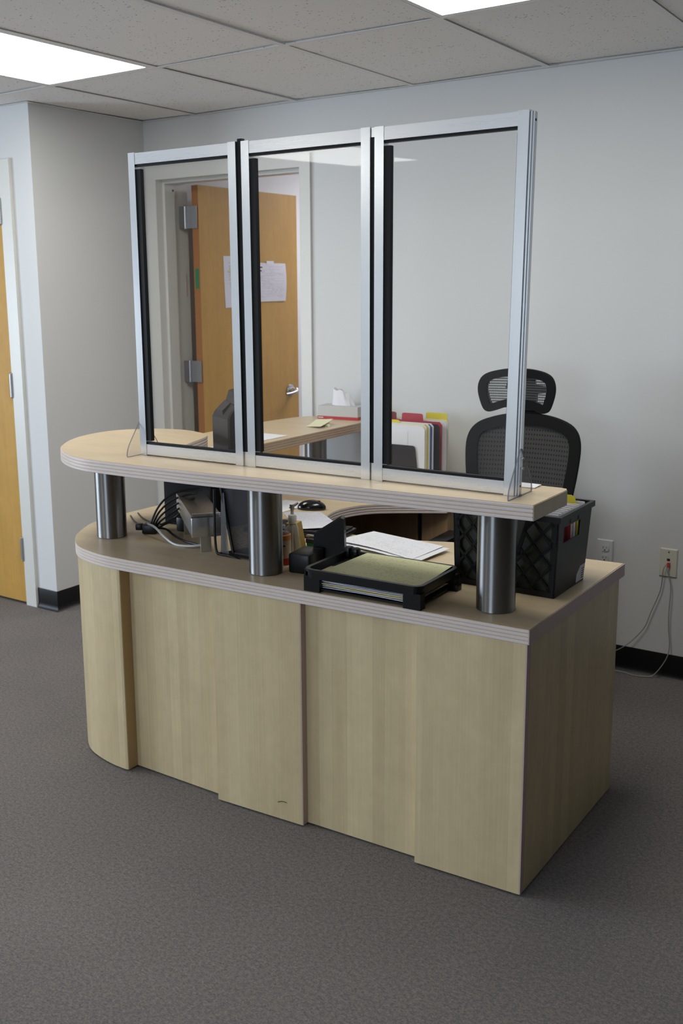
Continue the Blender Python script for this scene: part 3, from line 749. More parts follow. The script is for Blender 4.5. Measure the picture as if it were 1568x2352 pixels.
# letter tray
TR = thing('letter_tray', (-1.42, 2.4, ZL), 'black plastic letter tray holding a yellow form, near the front edge of the desk', 'tray')
MT = Mloc((-1.425, 2.397, ZL), 0.025)
tw, td, th_ = .172, .110, .066
m = MB()
o_, i_ = rrect(tw + .012, td + .012, .028), rrect(tw + .001, td + .001, .020)
# rim: three sides and both ends, back open in the middle
m2 = MB(); m2.ring(rrect(tw + .014, td + .014, .028), rrect(tw + .003, td + .003, .020), .058, .066, MT)
walls = MB()
ow, iw = rrect(tw + .010, td + .010, .026), rrect(tw + .006, td + .006, .023)
walls.ring(ow, iw, .040, .060, MT)
for sx in (-1, 1):
    for sy in (-1, 1):
        cx, cy = sx * (tw - .014), sy * (td - .006)
        walls.prism([(cx - .026, cy - .014), (cx + .026, cy - .014), (cx + .026, cy + .014), (cx - .026, cy + .014)], .0005, .045, MT)
walls.build('tray_wall', 'black_plastic', TR); m2.build('rim', 'black_plastic', TR, smooth=True)
m = MB(); m.prism(rrect(tw, td, .02), .006, .010, MT); m.build('tray_floor', 'black_plastic', TR)
m = MB(); m.box(-tw - .012, -td - .004, .04, -tw - .008, td + .01, .062, MT); m.build('tray_side', 'black_plastic', TR)
m = MB(); m.rbox(-tw - .014, td - .012, .045, -tw + .006, td + .018, .078, .004, MT); m.build('stacking_arm', 'black_plastic', TR, smooth=True)
m = MB(); m.rbox(-tw + .008, td - .006, .05, -tw + .030, td + .024, .076, .008, MT); m.build('stacking_arm', 'black_plastic', TR, smooth=True)
m = MB(); m.rbox(tw + .004, td - .02, .0005, tw + .020, td + .012, .018, .002, MT); m.build('stacking_arm', 'black_plastic', TR, smooth=True)
sheets = [('printed_paper', .012, 0), ('white_paper', .0165, .02), ('manila', .0185, -.03), ('yellow_card', .0205, .01), ('white_paper', .0235, .03), ('white_paper', .0275, -.015), ('white_paper', .0315, .02), ('white_paper', .0355, -.02)]
names_ = ['white form at the bottom of the letter tray', 'white sheet second from the bottom in the letter tray', 'manila folder low in the letter tray stack', 'yellow folder in the middle of the letter tray stack', 'white sheet directly above the yellow folder in the letter tray', 'white sheet in the upper half of the letter tray stack', 'white sheet third from the top in the letter tray', 'white sheet just under the yellow form in the letter tray']
for k, ((mt, z, r), lab) in enumerate(zip(sheets, names_)):
    R = MT @ Mloc((0.004 * (k % 3 - 1), -.004 + .002 * (k % 2), z), r)
    q = [R @ Vector(p) for p in ((-.158, -.098, 0), (.158, -.098, 0), (.158, .098, 0), (-.158, .098, 0))]
    s_ = sheet(*q, th=.0012, n=6, lift=lambda u, v, k=k: .0018 * math.sin(3 * u + k) ** 2)
    tag(s_.build('paper_sheet', mt), lab, 'paper', 'papers in the letter tray')
q = [MT @ Vector(p) for p in ((-.150, -.100, .050), (.162, -.098, .0505), (.166, .112, .0655), (-.112, .116, .0655))]
s_ = sheet(*q, th=.0008, n=10, lift=lambda u, v: .004 * math.sin(PI * u) * (1 - v))
tag(s_.build('paper_form', 'yellow_form'), 'yellow printed form lying on top in the letter tray', 'paper')

# paper stack to the right on the work surface
def stackpaper(name, q, mat, lab, th=.0008, lift=None, grp=None, cat='paper'):
    o = tag(sheet(*q, th=th, n=10, lift=lift).build(name, mat), lab, cat, grp); return o
z = ZL + .001
stackpaper('manila_folder', [(-1.69, 2.60, z), (-1.50, 2.652, z), (-1.575, 2.80, z), (-1.775, 2.74, z)], 'manila', 'manila folder under the loose white papers behind the letter tray', .002, lambda u, v: .004 * math.sin(PI * v) ** 2, cat='folder')
stackpaper('paper_sheet', [(-1.75, 2.60, z + .004), (-1.56, 2.640, z + .004), (-1.62, 2.75, z + .004), (-1.80, 2.70, z + .004)], 'cream_paper', 'cream paper sticking out below the loose white papers behind the letter tray', .002)
stackpaper('paper_sheet', [(-1.790, 2.735, z + .009), (-1.470, 2.668, z + .006), (-1.452, 2.872, z + .010), (-1.745, 2.925, z + .010)], 'white_paper', 'lower of the two loose white papers beside the file crate', .001, lambda u, v: .006 * math.sin(PI * u) * (1 - v))
stackpaper('paper_sheet', [(-1.815, 2.755, z + .014), (-1.492, 2.690, z + .009), (-1.477, 2.878, z + .013), (-1.775, 2.935, z + .013)], 'printed_paper', 'upper loose white printed paper beside the file crate', .001, lambda u, v: .007 * math.sin(PI * u) * (1 - v))

# file crate
CR = thing('file_crate', (-1.13, 2.66, ZL), 'black plastic hanging-file crate with lattice side under the right end of the raised counter', 'crate')
bx0, bx1, by0, by1 = -1.283, -.984, 2.573, 2.800
tx0, tx1, ty0, ty1 = -1.288, -.974, 2.566, 2.822
z0, z1 = ZL + .001, ZL + .225
def cr(u, v, w):     # crate space: u,v in 0..1 across the footprint, w height 0..1
    return (bx0 + (bx1 - bx0) * u + ((tx0 - bx0) * (1 - u) + (tx1 - bx1) * u) * w, by0 + (by1 - by0) * v + ((ty0 - by0) * (1 - v) + (ty1 - by1) * v) * w, z0 + (z1 - z0) * w)
def slab(mb, pts2, face, th=.004):
    # polygon on a crate face given in (a, w) with a along the face
    fn = {'front': lambda a, w, d: cr(a, d, w), 'right': lambda a, w, d: cr(1 - d, a, w), 'left': lambda a, w, d: cr(d, a, w), 'back': lambda a, w, d: cr(a, 1 - d, w)}[face]
    n = len(pts2); dn = th / (.3 if face in ('right', 'left') else .25)
    vs = [fn(a, w, 0) for a, w in pts2] + [fn(a, w, dn) for a, w in pts2]
    mb.add(vs, [tuple(range(n)), tuple(range(2 * n - 1, n - 1, -1))] + [(i, (i + 1) % n, n + (i + 1) % n, n + i) for i in range(n)])
m = MB()
def wall_with_window(mb, face, a0, a1, w0, w1):
    for p in ([(0, 0), (1, 0), (1, w0), (0, w0)], [(0, w1), (1, w1), (1, 1), (0, 1)], [(0, w0), (a0, w0), (a0, w1), (0, w1)], [(a1, w0), (1, w0), (1, w1), (a1, w1)]): slab(mb, p, face)
wall_with_window(m, 'right', .17, .66, .66, .86); wall_with_window(m, 'left', .34, .75, .60, .85)
slab(m, [(0, 0), (1, 0), (1, 1), (0, 1)], 'back')
m.prism([cr(0, 0, 0)[:2], cr(1, 0, 0)[:2], cr(1, 1, 0)[:2], cr(0, 1, 0)[:2]], z0, z0 + .004)
m.build('crate_wall', 'crate_plastic', CR)
m = MB()
def strip(mb, a0, w0, a1, w1, hw=.011):
    dx, dw = (a1 - a0) * .3, (w1 - w0) * .225; l = math.hypot(dx, dw); nx_, nw = -dw / l * hw / .3 * .45, dx / l * hw / .225 * .45
    slab(mb, [(a0 - nx_, w0 - nw), (a1 - nx_, w1 - nw), (a1 + nx_, w1 + nw), (a0 + nx_, w0 + nw)], 'front', .006)
for p in ([(0, 0), (1, 0), (1, .07), (0, .07)], [(0, .07), (.06, .07), (.06, 1), (0, 1)], [(.94, .07), (1, .07), (1, 1), (.94, 1)]): slab(m, p, 'front', .006)
def opening(x_, z_):   # trapezoid opening at the top middle of the lattice
    if z_ < .112: return False
    t_ = (z_ - .112) / .113
    return .112 - .030 * t_ < x_ < .188 + .030 * t_
def metric_strip(p, q, hw):
    d = Vector((q[0] - p[0], q[1] - p[1])); n_ = Vector((-d.y, d.x)).normalized() * hw; e_ = d.normalized() * hw * .6
    P_ = [(p[0] - e_.x - n_.x, p[1] - e_.y - n_.y), (q[0] + e_.x - n_.x, q[1] + e_.y - n_.y), (q[0] + e_.x + n_.x, q[1] + e_.y + n_.y), (p[0] - e_.x + n_.x, p[1] - e_.y + n_.y)]
    slab(m, [(x_ / .30, z_ / .225) for x_, z_ in P_], 'front', .006)
for sgn in (1, -1):
    for k in range(-8, 14):
        c0_ = k * .050 + .012; run = None
        for q in range(0, 121):
            z_ = .016 + q * (.205 / 120); x_ = c0_ + sgn * .80 * z_ if sgn > 0 else c0_ + .19 - .80 * z_ - .002
            ok = .012 < x_ < .288 and not opening(x_, z_)
            if ok and run is None: run = (x_, z_)
            if run is not None and (not ok or q == 120):
                if last[1] - run[1] > .012: metric_strip(run, last, .0036)
                run = None
            last = (x_, z_)
for p_, q_ in (((.082, .222), (.112, .112)), ((.112, .112), (.188, .112)), ((.188, .112), (.218, .222))): metric_strip(p_, q_, .0055)
m.build('lattice_front', 'crate_plastic', CR)
m = MB()
ro = [cr(0, 0, 1), cr(1, 0, 1), cr(1, 1, 1), cr(0, 1, 1)]
oo = [(tx0 - .008, ty0 - .008), (tx1 + .008, ty0 - .008), (tx1 + .006, ty1 + .008), (tx0 - .008, ty1 + .008)]
ii = [(tx0 + .004, ty0 + .004), (tx1 - .004, ty0 + .004), (tx1 - .004, ty1 - .004), (tx0 + .004, ty1 - .004)]
m.ring(oo, ii, z1 - .010, z1 + .006)
m.build('crate_rim', 'crate_plastic', CR)
for va in (.34, .58):
    m = MB(); slab(m, [(va, .88), (va + .014, .88), (va + .014, .985), (va, .985)], 'right', -.0008); m.build('rib_line', 'black_rubber', CR)
m = MB(); slab(m, [(.72, .02), (.985, .02), (.985, .22), (.83, .22), (.72, .13)], 'right', -.0010); o = m.build('barcode_sticker', 'white_paper', CR)
m = MB()
for k in range(5): slab(m, [(.88, .045 + k * .03), (.96, .045 + k * .03), (.96, .055 + k * .03), (.88, .055 + k * .03)], 'right', -.0014)
m.build('printed_mark', 'ink', o)
# hanging files inside, running side to side
fcols = ['dark_olive', 'dark_olive', 'manila', 'red_card', 'dark_red_card', 'red_card', 'white_paper', 'white_paper', 'yellow_card', 'dark_olive']
flabs = ['olive hanging folder at the front of the file crate', 'olive hanging folder second from the front of the file crate', 'manila folder just ahead of the red folders in the file crate', 'red folder directly behind the manila one in the file crate', 'dark red folder between two red folders in the file crate', 'red folder just ahead of the white folders in the file crate', 'white folder right behind the red folders in the file crate', 'white folder just ahead of the yellow folder in the file crate', 'yellow folder with a tall tab at the rear of the file crate', 'olive hanging folder at the back of the file crate']
for k, (cm, lab) in enumerate(zip(fcols, flabs)):
    y = 2.590 + k * .0225; tall = .222 if k != 8 else .214
    F = thing('hanging_folder', (-1.13, y, ZL + .006), lab, 'folder', 'folders in the file crate')
    m = MB(); m.box(-1.274, y - .001, ZL + .006, -.994, y + .001, ZL + tall - .004); m.box(-1.274, y + .004, ZL + .006, -.994, y + .0055, ZL + tall - .008)
    m.build('folder_body', cm, F)
    if k != 8:
        m = MB(); m.box(-1.030 + .003 * (k % 3), y - .005, ZL + tall - .004, -.984, y - .0035, ZL + tall + .011); m.build('white_tab', 'white_paper', F)
    if k == 8:
        m = MB(); mm = Matrix(((1, 0, 0, -1.075), (0, 0, 1, y - .001), (0, 1, 0, ZL + tall), (0, 0, 0, 1)))
        m.prism([(-.045, -.006), (.078, -.006), (.074, .010), (.068, .032), (.058, .038), (-.035, .038)], 0, .0015, mm); m.build('yellow_tab', 'yellow_card', F)
    if k == 5:
        m = MB(); m.box(-1.10, y - .0012, ZL + tall - .004, -1.045, y + .001, ZL + tall + .018); m.build('red_tab', 'dark_red_card', F)
        m = MB(); m.box(-1.075, y - .006, ZL + tall - .004, -1.035, y - .0045, ZL + tall + .010); m.build('green_tab', 'green_card', F)
    m = MB(); m.box(-1.296, y - .0006, ZL + tall - .005, -.972, y + .0006, ZL + tall - .001); m.build('hanger_rod', 'white_plastic', F)

# tape dispenser and desk bits left of the tray
TD = thing('tape_dispenser', (-1.72, 2.46, ZL), 'black tape dispenser beside the left end of the letter tray', 'tape dispenser')
m = MB(); M = Mloc((-1.722, 2.452, ZL + .0005), .15)
m.rbox(-.035, -.05, 0, .035, .055, .060, .006, M); m.build('base', 'black_plastic', TD, smooth=True)
m = MB(); m.prism([(-.05, 0), (.055, 0), (.058, .055), (.045, .06), (-.045, .028)], 0, .002, Matrix.Identity(4)); 
HD = thing('card_holder', (-1.69, 2.56, ZL), 'black upright plastic holder standing behind the letter tray', 'holder')
m = MB(); M = Mloc((-1.690, 2.545, ZL + .0005), .42)
prof = [(-.058, 0), (.045, 0), (.040, .148), (.030, .152), (-.052, .098)]
MM = M @ Matrix(((1, 0, 0, 0), (0, 0, 1, -.018), (0, 1, 0, 0), (0, 0, 0, 1)))
m.prism(prof, 0, .003, MM); m.prism(prof, .033, .036, MM); m.prism([(.030, .152), (.040, .148), (.045, 0), (.041, 0), (.036, .146)], .003, .033, MM); m.prism([(-.058, 0), (.045, 0), (.045, .004), (-.058, .004)], .003, .033, MM)
m.build('holder_body', 'black_plastic', HD)
m = MB(); m.tube([(-1.797, 2.555, ZL + .013), (-1.735, 2.562, ZL + .013)], .0125, 16)
tag(m.build('correction_pen', 'white_plastic', smooth=True), 'white rounded correction pen lying behind the tape dispenser', 'pen')
m = MB(); m.box(-1.83, 2.610, ZL + .001, -1.76, 2.650, ZL + .036); o = m.build('green_box', 'green_card'); tag(o, 'small green box with a grey lid between the yellow note holder and the black holder', 'box')
m = MB(); m.box(-1.832, 2.608, ZL + .0365, -1.758, 2.652, ZL + .050); m.build('lid', 'slot_dark', o)
m = MB(); m.rbox(-1.845, 2.625, ZL + .0505, -1.765, 2.640, ZL + .058, .003); tag(m.build('silver_clip', 'silver_sheet', smooth=True), 'silver clip strip lying on the green box', 'clip')
NH = thing('note_holder', (-1.86, 2.60, ZL), 'slanted yellow note block beside the clear pump bottle', 'note block')
m = MB(); M = Mloc((-1.872, 2.603, ZL + .001), .2)
m.add([M @ Vector(p) for p in [(-.018, -.02, 0), (.030, -.02, 0), (.012, -.02, .098), (-.020, -.02, .098), (-.018, .03, 0), (.030, .03, 0), (.012, .03, .098), (-.020, .03, .098)]], [(0, 1, 2, 3), (7, 6, 5, 4), (1, 5, 6, 2), (4, 0, 3, 7), (3, 2, 6, 7), (0, 4, 5, 1)])
m.build('note_block', 'pad_core', NH)
m = MB(); m.add([M @ Vector(p) for p in [(.018, -.023, 0), (.036, -.023, 0), (.018, -.023, .1), (.002, -.023, .1), (.018, -.0205, 0), (.036, -.0205, 0), (.018, -.0205, .1), (.002, -.0205, .1)]], [(0, 1, 2, 3), (7, 6, 5, 4), (1, 5, 6, 2), (4, 0, 3, 7), (3, 2, 6, 7), (0, 4, 5, 1)])
m.build('yellow_edge', 'pad_yellow', NH)
# two sanitizer bottles
def pump_bottle(x, y, label, clear, rz, s=1.0):
    B = thing('pump_bottle', (x, y, ZL), label, 'bottle', 'pump bottles beside the middle post')
    m = MB(); z = ZL + .001
    m.lathe((x, y), [(0, z), (.019 * s, z), (.0215 * s, z + .004), (.0215 * s, z + .085 * s), (.019 * s, z + .10 * s), (.0115, z + .108 * s), (.0105, z + .116 * s), (0, z + .116 * s)], 28)
    m.build('bottle_body', 'clear_bottle', B, smooth=True)
    m = MB(); zc = z + .113 * s
    m.lathe((x, y), [(0, zc), (.0135, zc), (.0135, zc + .022), (.011, zc + .026), (.006, zc + .028), (.0052, zc + .030), (.0058, zc + .046), (.0078, zc + .054), (.0085, zc + .060), (0, zc + .061)], 24)
    m.tube([(x, y, zc + .055), (x + .010 * math.cos(rz), y + .010 * math.sin(rz), zc + .059), (x + .019 * math.cos(rz), y + .019 * math.sin(rz), zc + .066)], [.006, .0052, .0042], 10)
    m.build('pump_head', 'putty_plastic', B, smooth=True)
    m = MB(); m.tube([(x, y, z + .01), (x, y, zc)], .002, 8); m.build('dip_tube', 'putty_plastic', B)
    return B
pump_bottle(-1.838, 2.545, 'clear pump bottle with a grey pump, right of the middle steel post', True, .5)
B = thing('sanitizer_bottle', (-1.826, 2.470, ZL), 'squat sanitizer bottle with an orange and red label, half hidden behind the middle steel post', 'bottle')
x, y, z = -1.826, 2.470, ZL + .001
m = MB(); m.lathe((x, y), [(0, z), (.026, z), (.028, z + .004), (.028, z + .088), (.022, z + .10), (.012, z + .108), (.012, z + .122), (0, z + .122)], 28); m.build('bottle_body', 'clear_bottle', B, smooth=True)
m = MB(); m.lathe((x, y), [(.0284, z + .022), (.0286, z + .022), (.0286, z + .078), (.0284, z + .078)], 32); m.build('label', 'label_cream', B, smooth=True)
m = MB(); m.lathe((x, y), [(.0287, z + .078), (.0290, z + .078), (.0290, z + .093), (.0262, z + .096)], 32); m.build('label_top', 'label_orange', B, smooth=True)
m = MB(); m.lathe((x, y), [(.0285, z + .002), (.0288, z + .002), (.0288, z + .022), (.0285, z + .022)], 32); m.build('label_foot', 'label_red', B, smooth=True)
m = MB(); m.lathe((0, 0), [(0, 0), (.008, 0), (.008, .0006), (0, .0006)], 20, Mloc((x + .0205, y - .0205, z + .040), -PI / 4, PI / 2)); m.build('label_emblem', 'red_card', B)
m = MB(); m.box(-.007, 0, -.002, .007, .0006, .002, Mloc((x + .0208, y - .0204, z + .062), PI / 4)); m.build('label_print', 'ink', B)

# keyboard, form, mouse
KB = thing('keyboard', (-2.02, 2.82, ZL), 'black computer keyboard partly covered by a ruled form', 'keyboard')
KM = Mloc((-2.018, 2.838, ZL + .001), .16)
m = MB(); m.rbox(-.185, -.075, 0, .185, .075, .016, .004, KM); m.build('case', 'black_plastic', KB, smooth=True)
for r in range(5):
    for c in range(14):
        if r == 4 and 4 <= c <= 9:
            if c > 4: continue
            m = MB(); m.box(-.173 + c * .025, .055 - r * .0265 - .0115, .0165, -.173 + (c + 5) * .025 + .022, .055 - r * .0265 + .0115, .0215, KM)
        else:
            m = MB(); xk = -.173 + c * .025; m.box(xk, .055 - r * .0265 - .0115, .0165, xk + .022, .055 - r * .0265 + .0115, .0215, KM)
        m.build('key', 'black_matte', KB)
zq = ZL + .026
stackpaper('paper_form', [(-1.985, 2.782, zq), (-1.868, 2.870, zq + .002), (-2.062, 3.035, zq), (-2.185, 2.965, zq)], 'ruled_form', 'white ruled form lying across the keyboard', .001, lambda u, v: .003 * u)
MS = thing('computer_mouse', (-2.20, 3.165, ZL), 'glossy black computer mouse on the work surface behind the keyboard', 'mouse')
m = MB(); MM = Mloc((-2.195, 3.168, ZL + .001), .45)
m.ball((0, 0, .006), .056, .031, .030, 28, 16, MM, zmin=-.2); m.build('shell', 'gloss_black', MS, smooth=True)
m = MB(); m.rbox(.018, -.004, .026, .034, .004, .0335, .002, MM); m.build('scroll_wheel', 'black_rubber', MS)
stackpaper('paper_sheet', [(-2.40, 2.96, ZL + .001), (-2.262, 2.985, ZL + .001), (-2.245, 3.27, ZL + .001), (-2.38, 3.25, ZL + .001)], 'white_paper', 'white sheet on the work surface just left of the mouse', .001)
m = MB(); m.ball((-2.262, 3.13, ZL + .006), .012, .008, .006, 12, 8); tag(m.build('receiver_plug', 'black_plastic', smooth=True), 'small black plug lying just left of the mouse', 'plug')

# mesh organizer
OG = thing('mesh_file_organizer', (-1.97, 2.50, ZL), 'black wire mesh desk organizer left of the middle steel post', 'organizer')
z = ZL + .004; x0, x1, y0, y1 = -2.066, -1.872, 2.442, 2.560
m = MB(); r = .0042
m.tube(catmull([(x0 - .002, y0, ZL + .215), (x0 - .004, y0, z + .07), (x0, y0, z + .012), (x0 + .012, y0, z + .002), (x0 + .05, y0, z), (x1 + .03, y0 - .004, z), (x1 + .035, y0 - .004, z + .22)], 6), r, 8)
m.tube([(x0 + .03, y1, ZL + .218), (x0 + .055, y1, z), (x1 + .03, y1, z)], r, 8)
m.tube([(x0 + .004, y0, z), (x0 + .055, y1, z)], r, 8); m.tube([(x1 + .03, y0, z), (x1 + .03, y1, z)], r, 8)
m.tube([(x0 + .000, y0 + .03, ZL + .215), (x0 + .045, y0 + .03, z + .002)], .005, 8)
m.build('wire_frame', 'black_plastic', OG, smooth=True)
m = MB(); m.add([(x0 + .002, y0 + .034, ZL + .215), (x0 + .047, y0 + .034, z + .004), (x1 + .028, y0 + .034, z + .004), (x1 + .028, y0 + .034, ZL + .215)], [(0, 1, 2, 3)])
m.build('mesh_panel', 'wire_mesh', OG)
m = MB(); m.add([(x0 + .008, y0 + .012, z), (x0 + .042, y0 + .012, z), (x0 + .014, y0 + .028, ZL + .20), (x0 + .002, y0 + .028, ZL + .20)], [(0, 1, 2, 3)])
m.add([(x0 + .008, y0 + .012, z), (x0 + .002, y0 + .05, z), (x0 - .004, y0 + .05, ZL + .20), (x0 + .002, y0 + .028, ZL + .20)], [(0, 1, 2, 3)])
m.build('mesh_pocket', 'light_wire_mesh', OG)
m = MB(); m.box(x0 + .03, y0 + .004, z - .002, x1 + .028, y1 - .004, z); m.build('mesh_floor', 'black_matte', OG)

# silver stand with a black device and cables
RS = thing('monitor_stand', (-2.2, 2.55, ZL), 'low silver metal stand among black cables under the raised counter', 'stand')
dv = Vector((-.78, .63, 0)).normalized(); pv = Vector((dv.y, -dv.x, 0))
RM = Matrix(((pv.x, dv.x, 0, -2.123), (pv.y, dv.y, 0, 2.462), (0, 0, 1, ZL), (0, 0, 0, 1)))
m = MB()
m.add([RM @ Vector(p) for p in [(-.048, 0, .052), (.048, 0, .052), (.048, .30, .085), (-.048, .30, .085), (-.048, 0, .122), (.048, 0, .122), (.048, .30, .140), (-.048, .30, .140)]], [(3, 2, 1, 0), (4, 5, 6, 7), (0, 1, 5, 4), (1, 2, 6, 5), (2, 3, 7, 6), (3, 0, 4, 7)])
m.build('platform', 'silver_sheet', RS)
m = MB(); m.rbox(-.050, -.012, .050, .050, -.0005, .116, .003, RM); m.tube([RM @ Vector((-.046, -.006, .124)), RM @ Vector((.046, -.006, .124))], .005, 10); m.build('front_lip', 'silver_sheet', RS, smooth=True)
m = MB(); m.box(-.020, -.006, .0005, .014, .010, .055, RM); m.build('leg', 'silver_sheet', RS)
m = MB(); m.box(-.03, .25, .0005, .03, .27, .085, RM); m.build('leg', 'silver_sheet', RS)
DV = thing('desk_device', (-2.43, 2.74, ZL), 'black rounded electronic device behind the silver stand under the raised counter', 'device')
m = MB()
m.prism(catmull([(-2.515, 2.69), (-2.535, 2.735), (-2.535, 2.785), (-2.515, 2.83)], 4) + [(-2.44, 2.833), (-2.325, 2.80), (-2.315, 2.715), (-2.38, 2.70)], ZL + .001, ZL + .205)
m.build('casing', 'black_plastic', DV, smooth=True)
def cable(name, path, r, mat, label, grp=None, cat='cable'):
    m = MB(); m.tube(catmull(path, 6), r, 8); return tag(m.build(name, mat, smooth=True), label, cat, grp)
zc = ZL + .004
PL = thing('power_plug', (-2.475, 2.545, ZL), 'bulky black power plug at the end of the cables beside the left steel post', 'plug')
m = MB(); M = Mloc((-2.452, 2.545, ZL + .001), .5); m.rbox(-.026, -.02, 0, .026, .02, .034, .006, M); m.rbox(-.05, -.014, .012, -.026, .014, .034, .004, M); m.build('plug_body', 'black_plastic', PL, smooth=True)
cl = ['uppermost of the black cables arching from the plug to the device', 'second highest black cable arching from the plug to the device', 'middle black cable arching between the plug and the device', 'second lowest black cable arching between the plug and the device', 'lowest black cable arching between the plug and the device']
for k in range(5):
    cable('black_cable', [(-2.455 + .006 * k, 2.55 + .006 * k, ZL + .03), (-2.435 + .007 * k, 2.565, ZL + .085 - .012 * k), (-2.40 + .008 * k, 2.58, ZL + .128 - .017 * k), (-2.345 + .004 * k, 2.595 - .006 * k, ZL + .155 - .018 * k), (-2.27, 2.60 - .012 * k, ZL + .172 - .016 * k)], .0036, 'black_plastic', cl[k], 'cables between the plug and the device')
cable('grey_cable', [(-2.452, 2.535, ZL + .036), (-2.40, 2.515, ZL + .034), (-2.33, 2.485, zc + .012), (-2.26, 2.462, zc), (-2.19, 2.462, zc + .004), (-2.155, 2.475, zc + .01)], .0042, 'light_cable', 'light grey cable lying from the plug to the silver stand')
cable('black_cable', [(-2.452, 2.56, zc + .012), (-2.39, 2.555, zc + .018), (-2.33, 2.535, zc + .006), (-2.27, 2.515, zc), (-2.2, 2.50, zc), (-2.17, 2.495, zc)], .0038, 'black_plastic', 'black cable lying behind the light grey cable on the desk', 'cables between the plug and the device')
cable('black_cable', [(-2.478, 2.57, zc), (-2.52, 2.60, zc), (-2.57, 2.615, zc), (-2.62, 2.64, zc), (-2.70, 2.70, zc)], .0028, 'black_plastic', 'thin black cable running behind the left steel post, nearer one', 'thin cables behind the left post')
cable('black_cable', [(-2.44, 2.60, zc + .002), (-2.50, 2.64, zc), (-2.57, 2.665, zc), (-2.64, 2.70, zc), (-2.71, 2.75, zc)], .0028, 'black_plastic', 'thin black cable running behind the left steel post, farther one', 'thin cables behind the left post')
cable('black_cable', [(-2.47, 2.59, zc), (-2.41, 2.625, zc + .03), (-2.36, 2.62, zc + .01), (-2.32, 2.60, zc + .05), (-2.28, 2.60, zc + .09)], .0032, 'black_plastic', 'loose black cable looping below the arched cables', 'cables between the plug and the device')
m = MB(); m.rbox(-2.395, 2.615, ZL + .001, -2.345, 2.655, ZL + .052, .006); tag(m.build('power_adapter', 'black_plastic', smooth=True), 'black power adapter block behind the arched cables', 'adapter')

# monitor seen from behind
MO = thing('monitor', (-2.32, 2.861, ZL), 'dark brown monitor with a deep housing, seen from behind through the left pane', 'monitor')
MM = Mloc((-2.320, 2.861, ZL), -.46)   # local -y is the back
def loft(mb, rings):
    n = len(rings[0]); vs = [p for r in rings for p in r]; fs = [tuple(range(n - 1, -1, -1)), tuple((len(rings) - 1) * n + k for k in range(n))]
    for i in range(len(rings) - 1):
        for k in range(n): fs.append((i * n + k, i * n + (k + 1) % n, (i + 1) * n + (k + 1) % n, (i + 1) * n + k))
    mb.add(vs, fs)
def zr(z, x0, x1, y0, y1, c): return [MM @ Vector(p) for p in ((x0 + c, y0, z), (x1 - c, y0, z), (x1, y0 + c, z), (x1, y1 - c, z), (x1 - c, y1, z), (x0 + c, y1, z), (x0, y1 - c, z), (x0, y0 + c, z))]
m = MB(); loft(m, [zr(.05, -.066, .066, -.048, .05, .006), zr(.08, -.072, .072, -.054, .052, .006), zr(.385, -.0725, .0725, -.0555, .055, .006), zr(.405, -.070, .070, -.046, .055, .006), zr(.440, -.060, .066, -.012, .055, .004)])
m.build('back_housing', 'monitor_plastic', MO, smooth=True, angle=25)
m = MB()
bz = lambda y, z: MM @ Vector((0, y, z))
m.add([MM @ Vector(p) for p in ((-.070, .000, .437), (.078, -.030, .437), (.090, .062, .437), (-.070, .062, .437), (-.066, .012, .476), (.080, -.016, .470), (.090, .062, .482), (-.066, .062, .486))], [(3, 2, 1, 0), (4, 5, 6, 7), (0, 1, 5, 4), (1, 2, 6, 5), (2, 3, 7, 6), (3, 0, 4, 7)])
m.build('top_bezel', 'monitor_plastic', MO)
m = MB(); m.box(-.085, .0555, .07, .085, .072, .482, MM); m.build('screen_frame', 'monitor_plastic', MO)
m = MB(); m.add([MM @ Vector(p) for p in ((-.040, -.050, .385), (.022, -.050, .385), (.022, -.012, .432), (-.040, -.012, .432), (-.034, -.052, .412), (.016, -.052, .412), (.016, -.020, .438), (-.034, -.020, .438))], [(0, 1, 5, 4), (1, 2, 6, 5), (2, 3, 7, 6), (3, 0, 4, 7), (4, 5, 6, 7), (3, 2, 1, 0)])
m.build('carry_handle', 'monitor_plastic', MO)
m = MB(); m.rbox(-.05, -.03, .010, .05, .04, .055, .006, MM); m.build('neck', 'monitor_plastic', MO)
m = MB(); m.rbox(-.085, -.065, .0005, .085, .075, .012, .004, MM); m.build('stand', 'monitor_plastic', MO)
for sx, sz in ((-.040, .315), (.018, .292)):
    m = MB(); m.cyl((0, 0), .004, 0, .0012, 12, M=MM @ Mloc((sx, -.0548, sz), rx=PI / 2)); m.build('screw_hole', 'slot_dark', MO)
for k in range(12):
    m = MB(); m.box(.0722, -.035, .10 + k * .022, .0730, .035, .108 + k * .022, MM); m.build('vent_slot', 'slot_dark', MO)

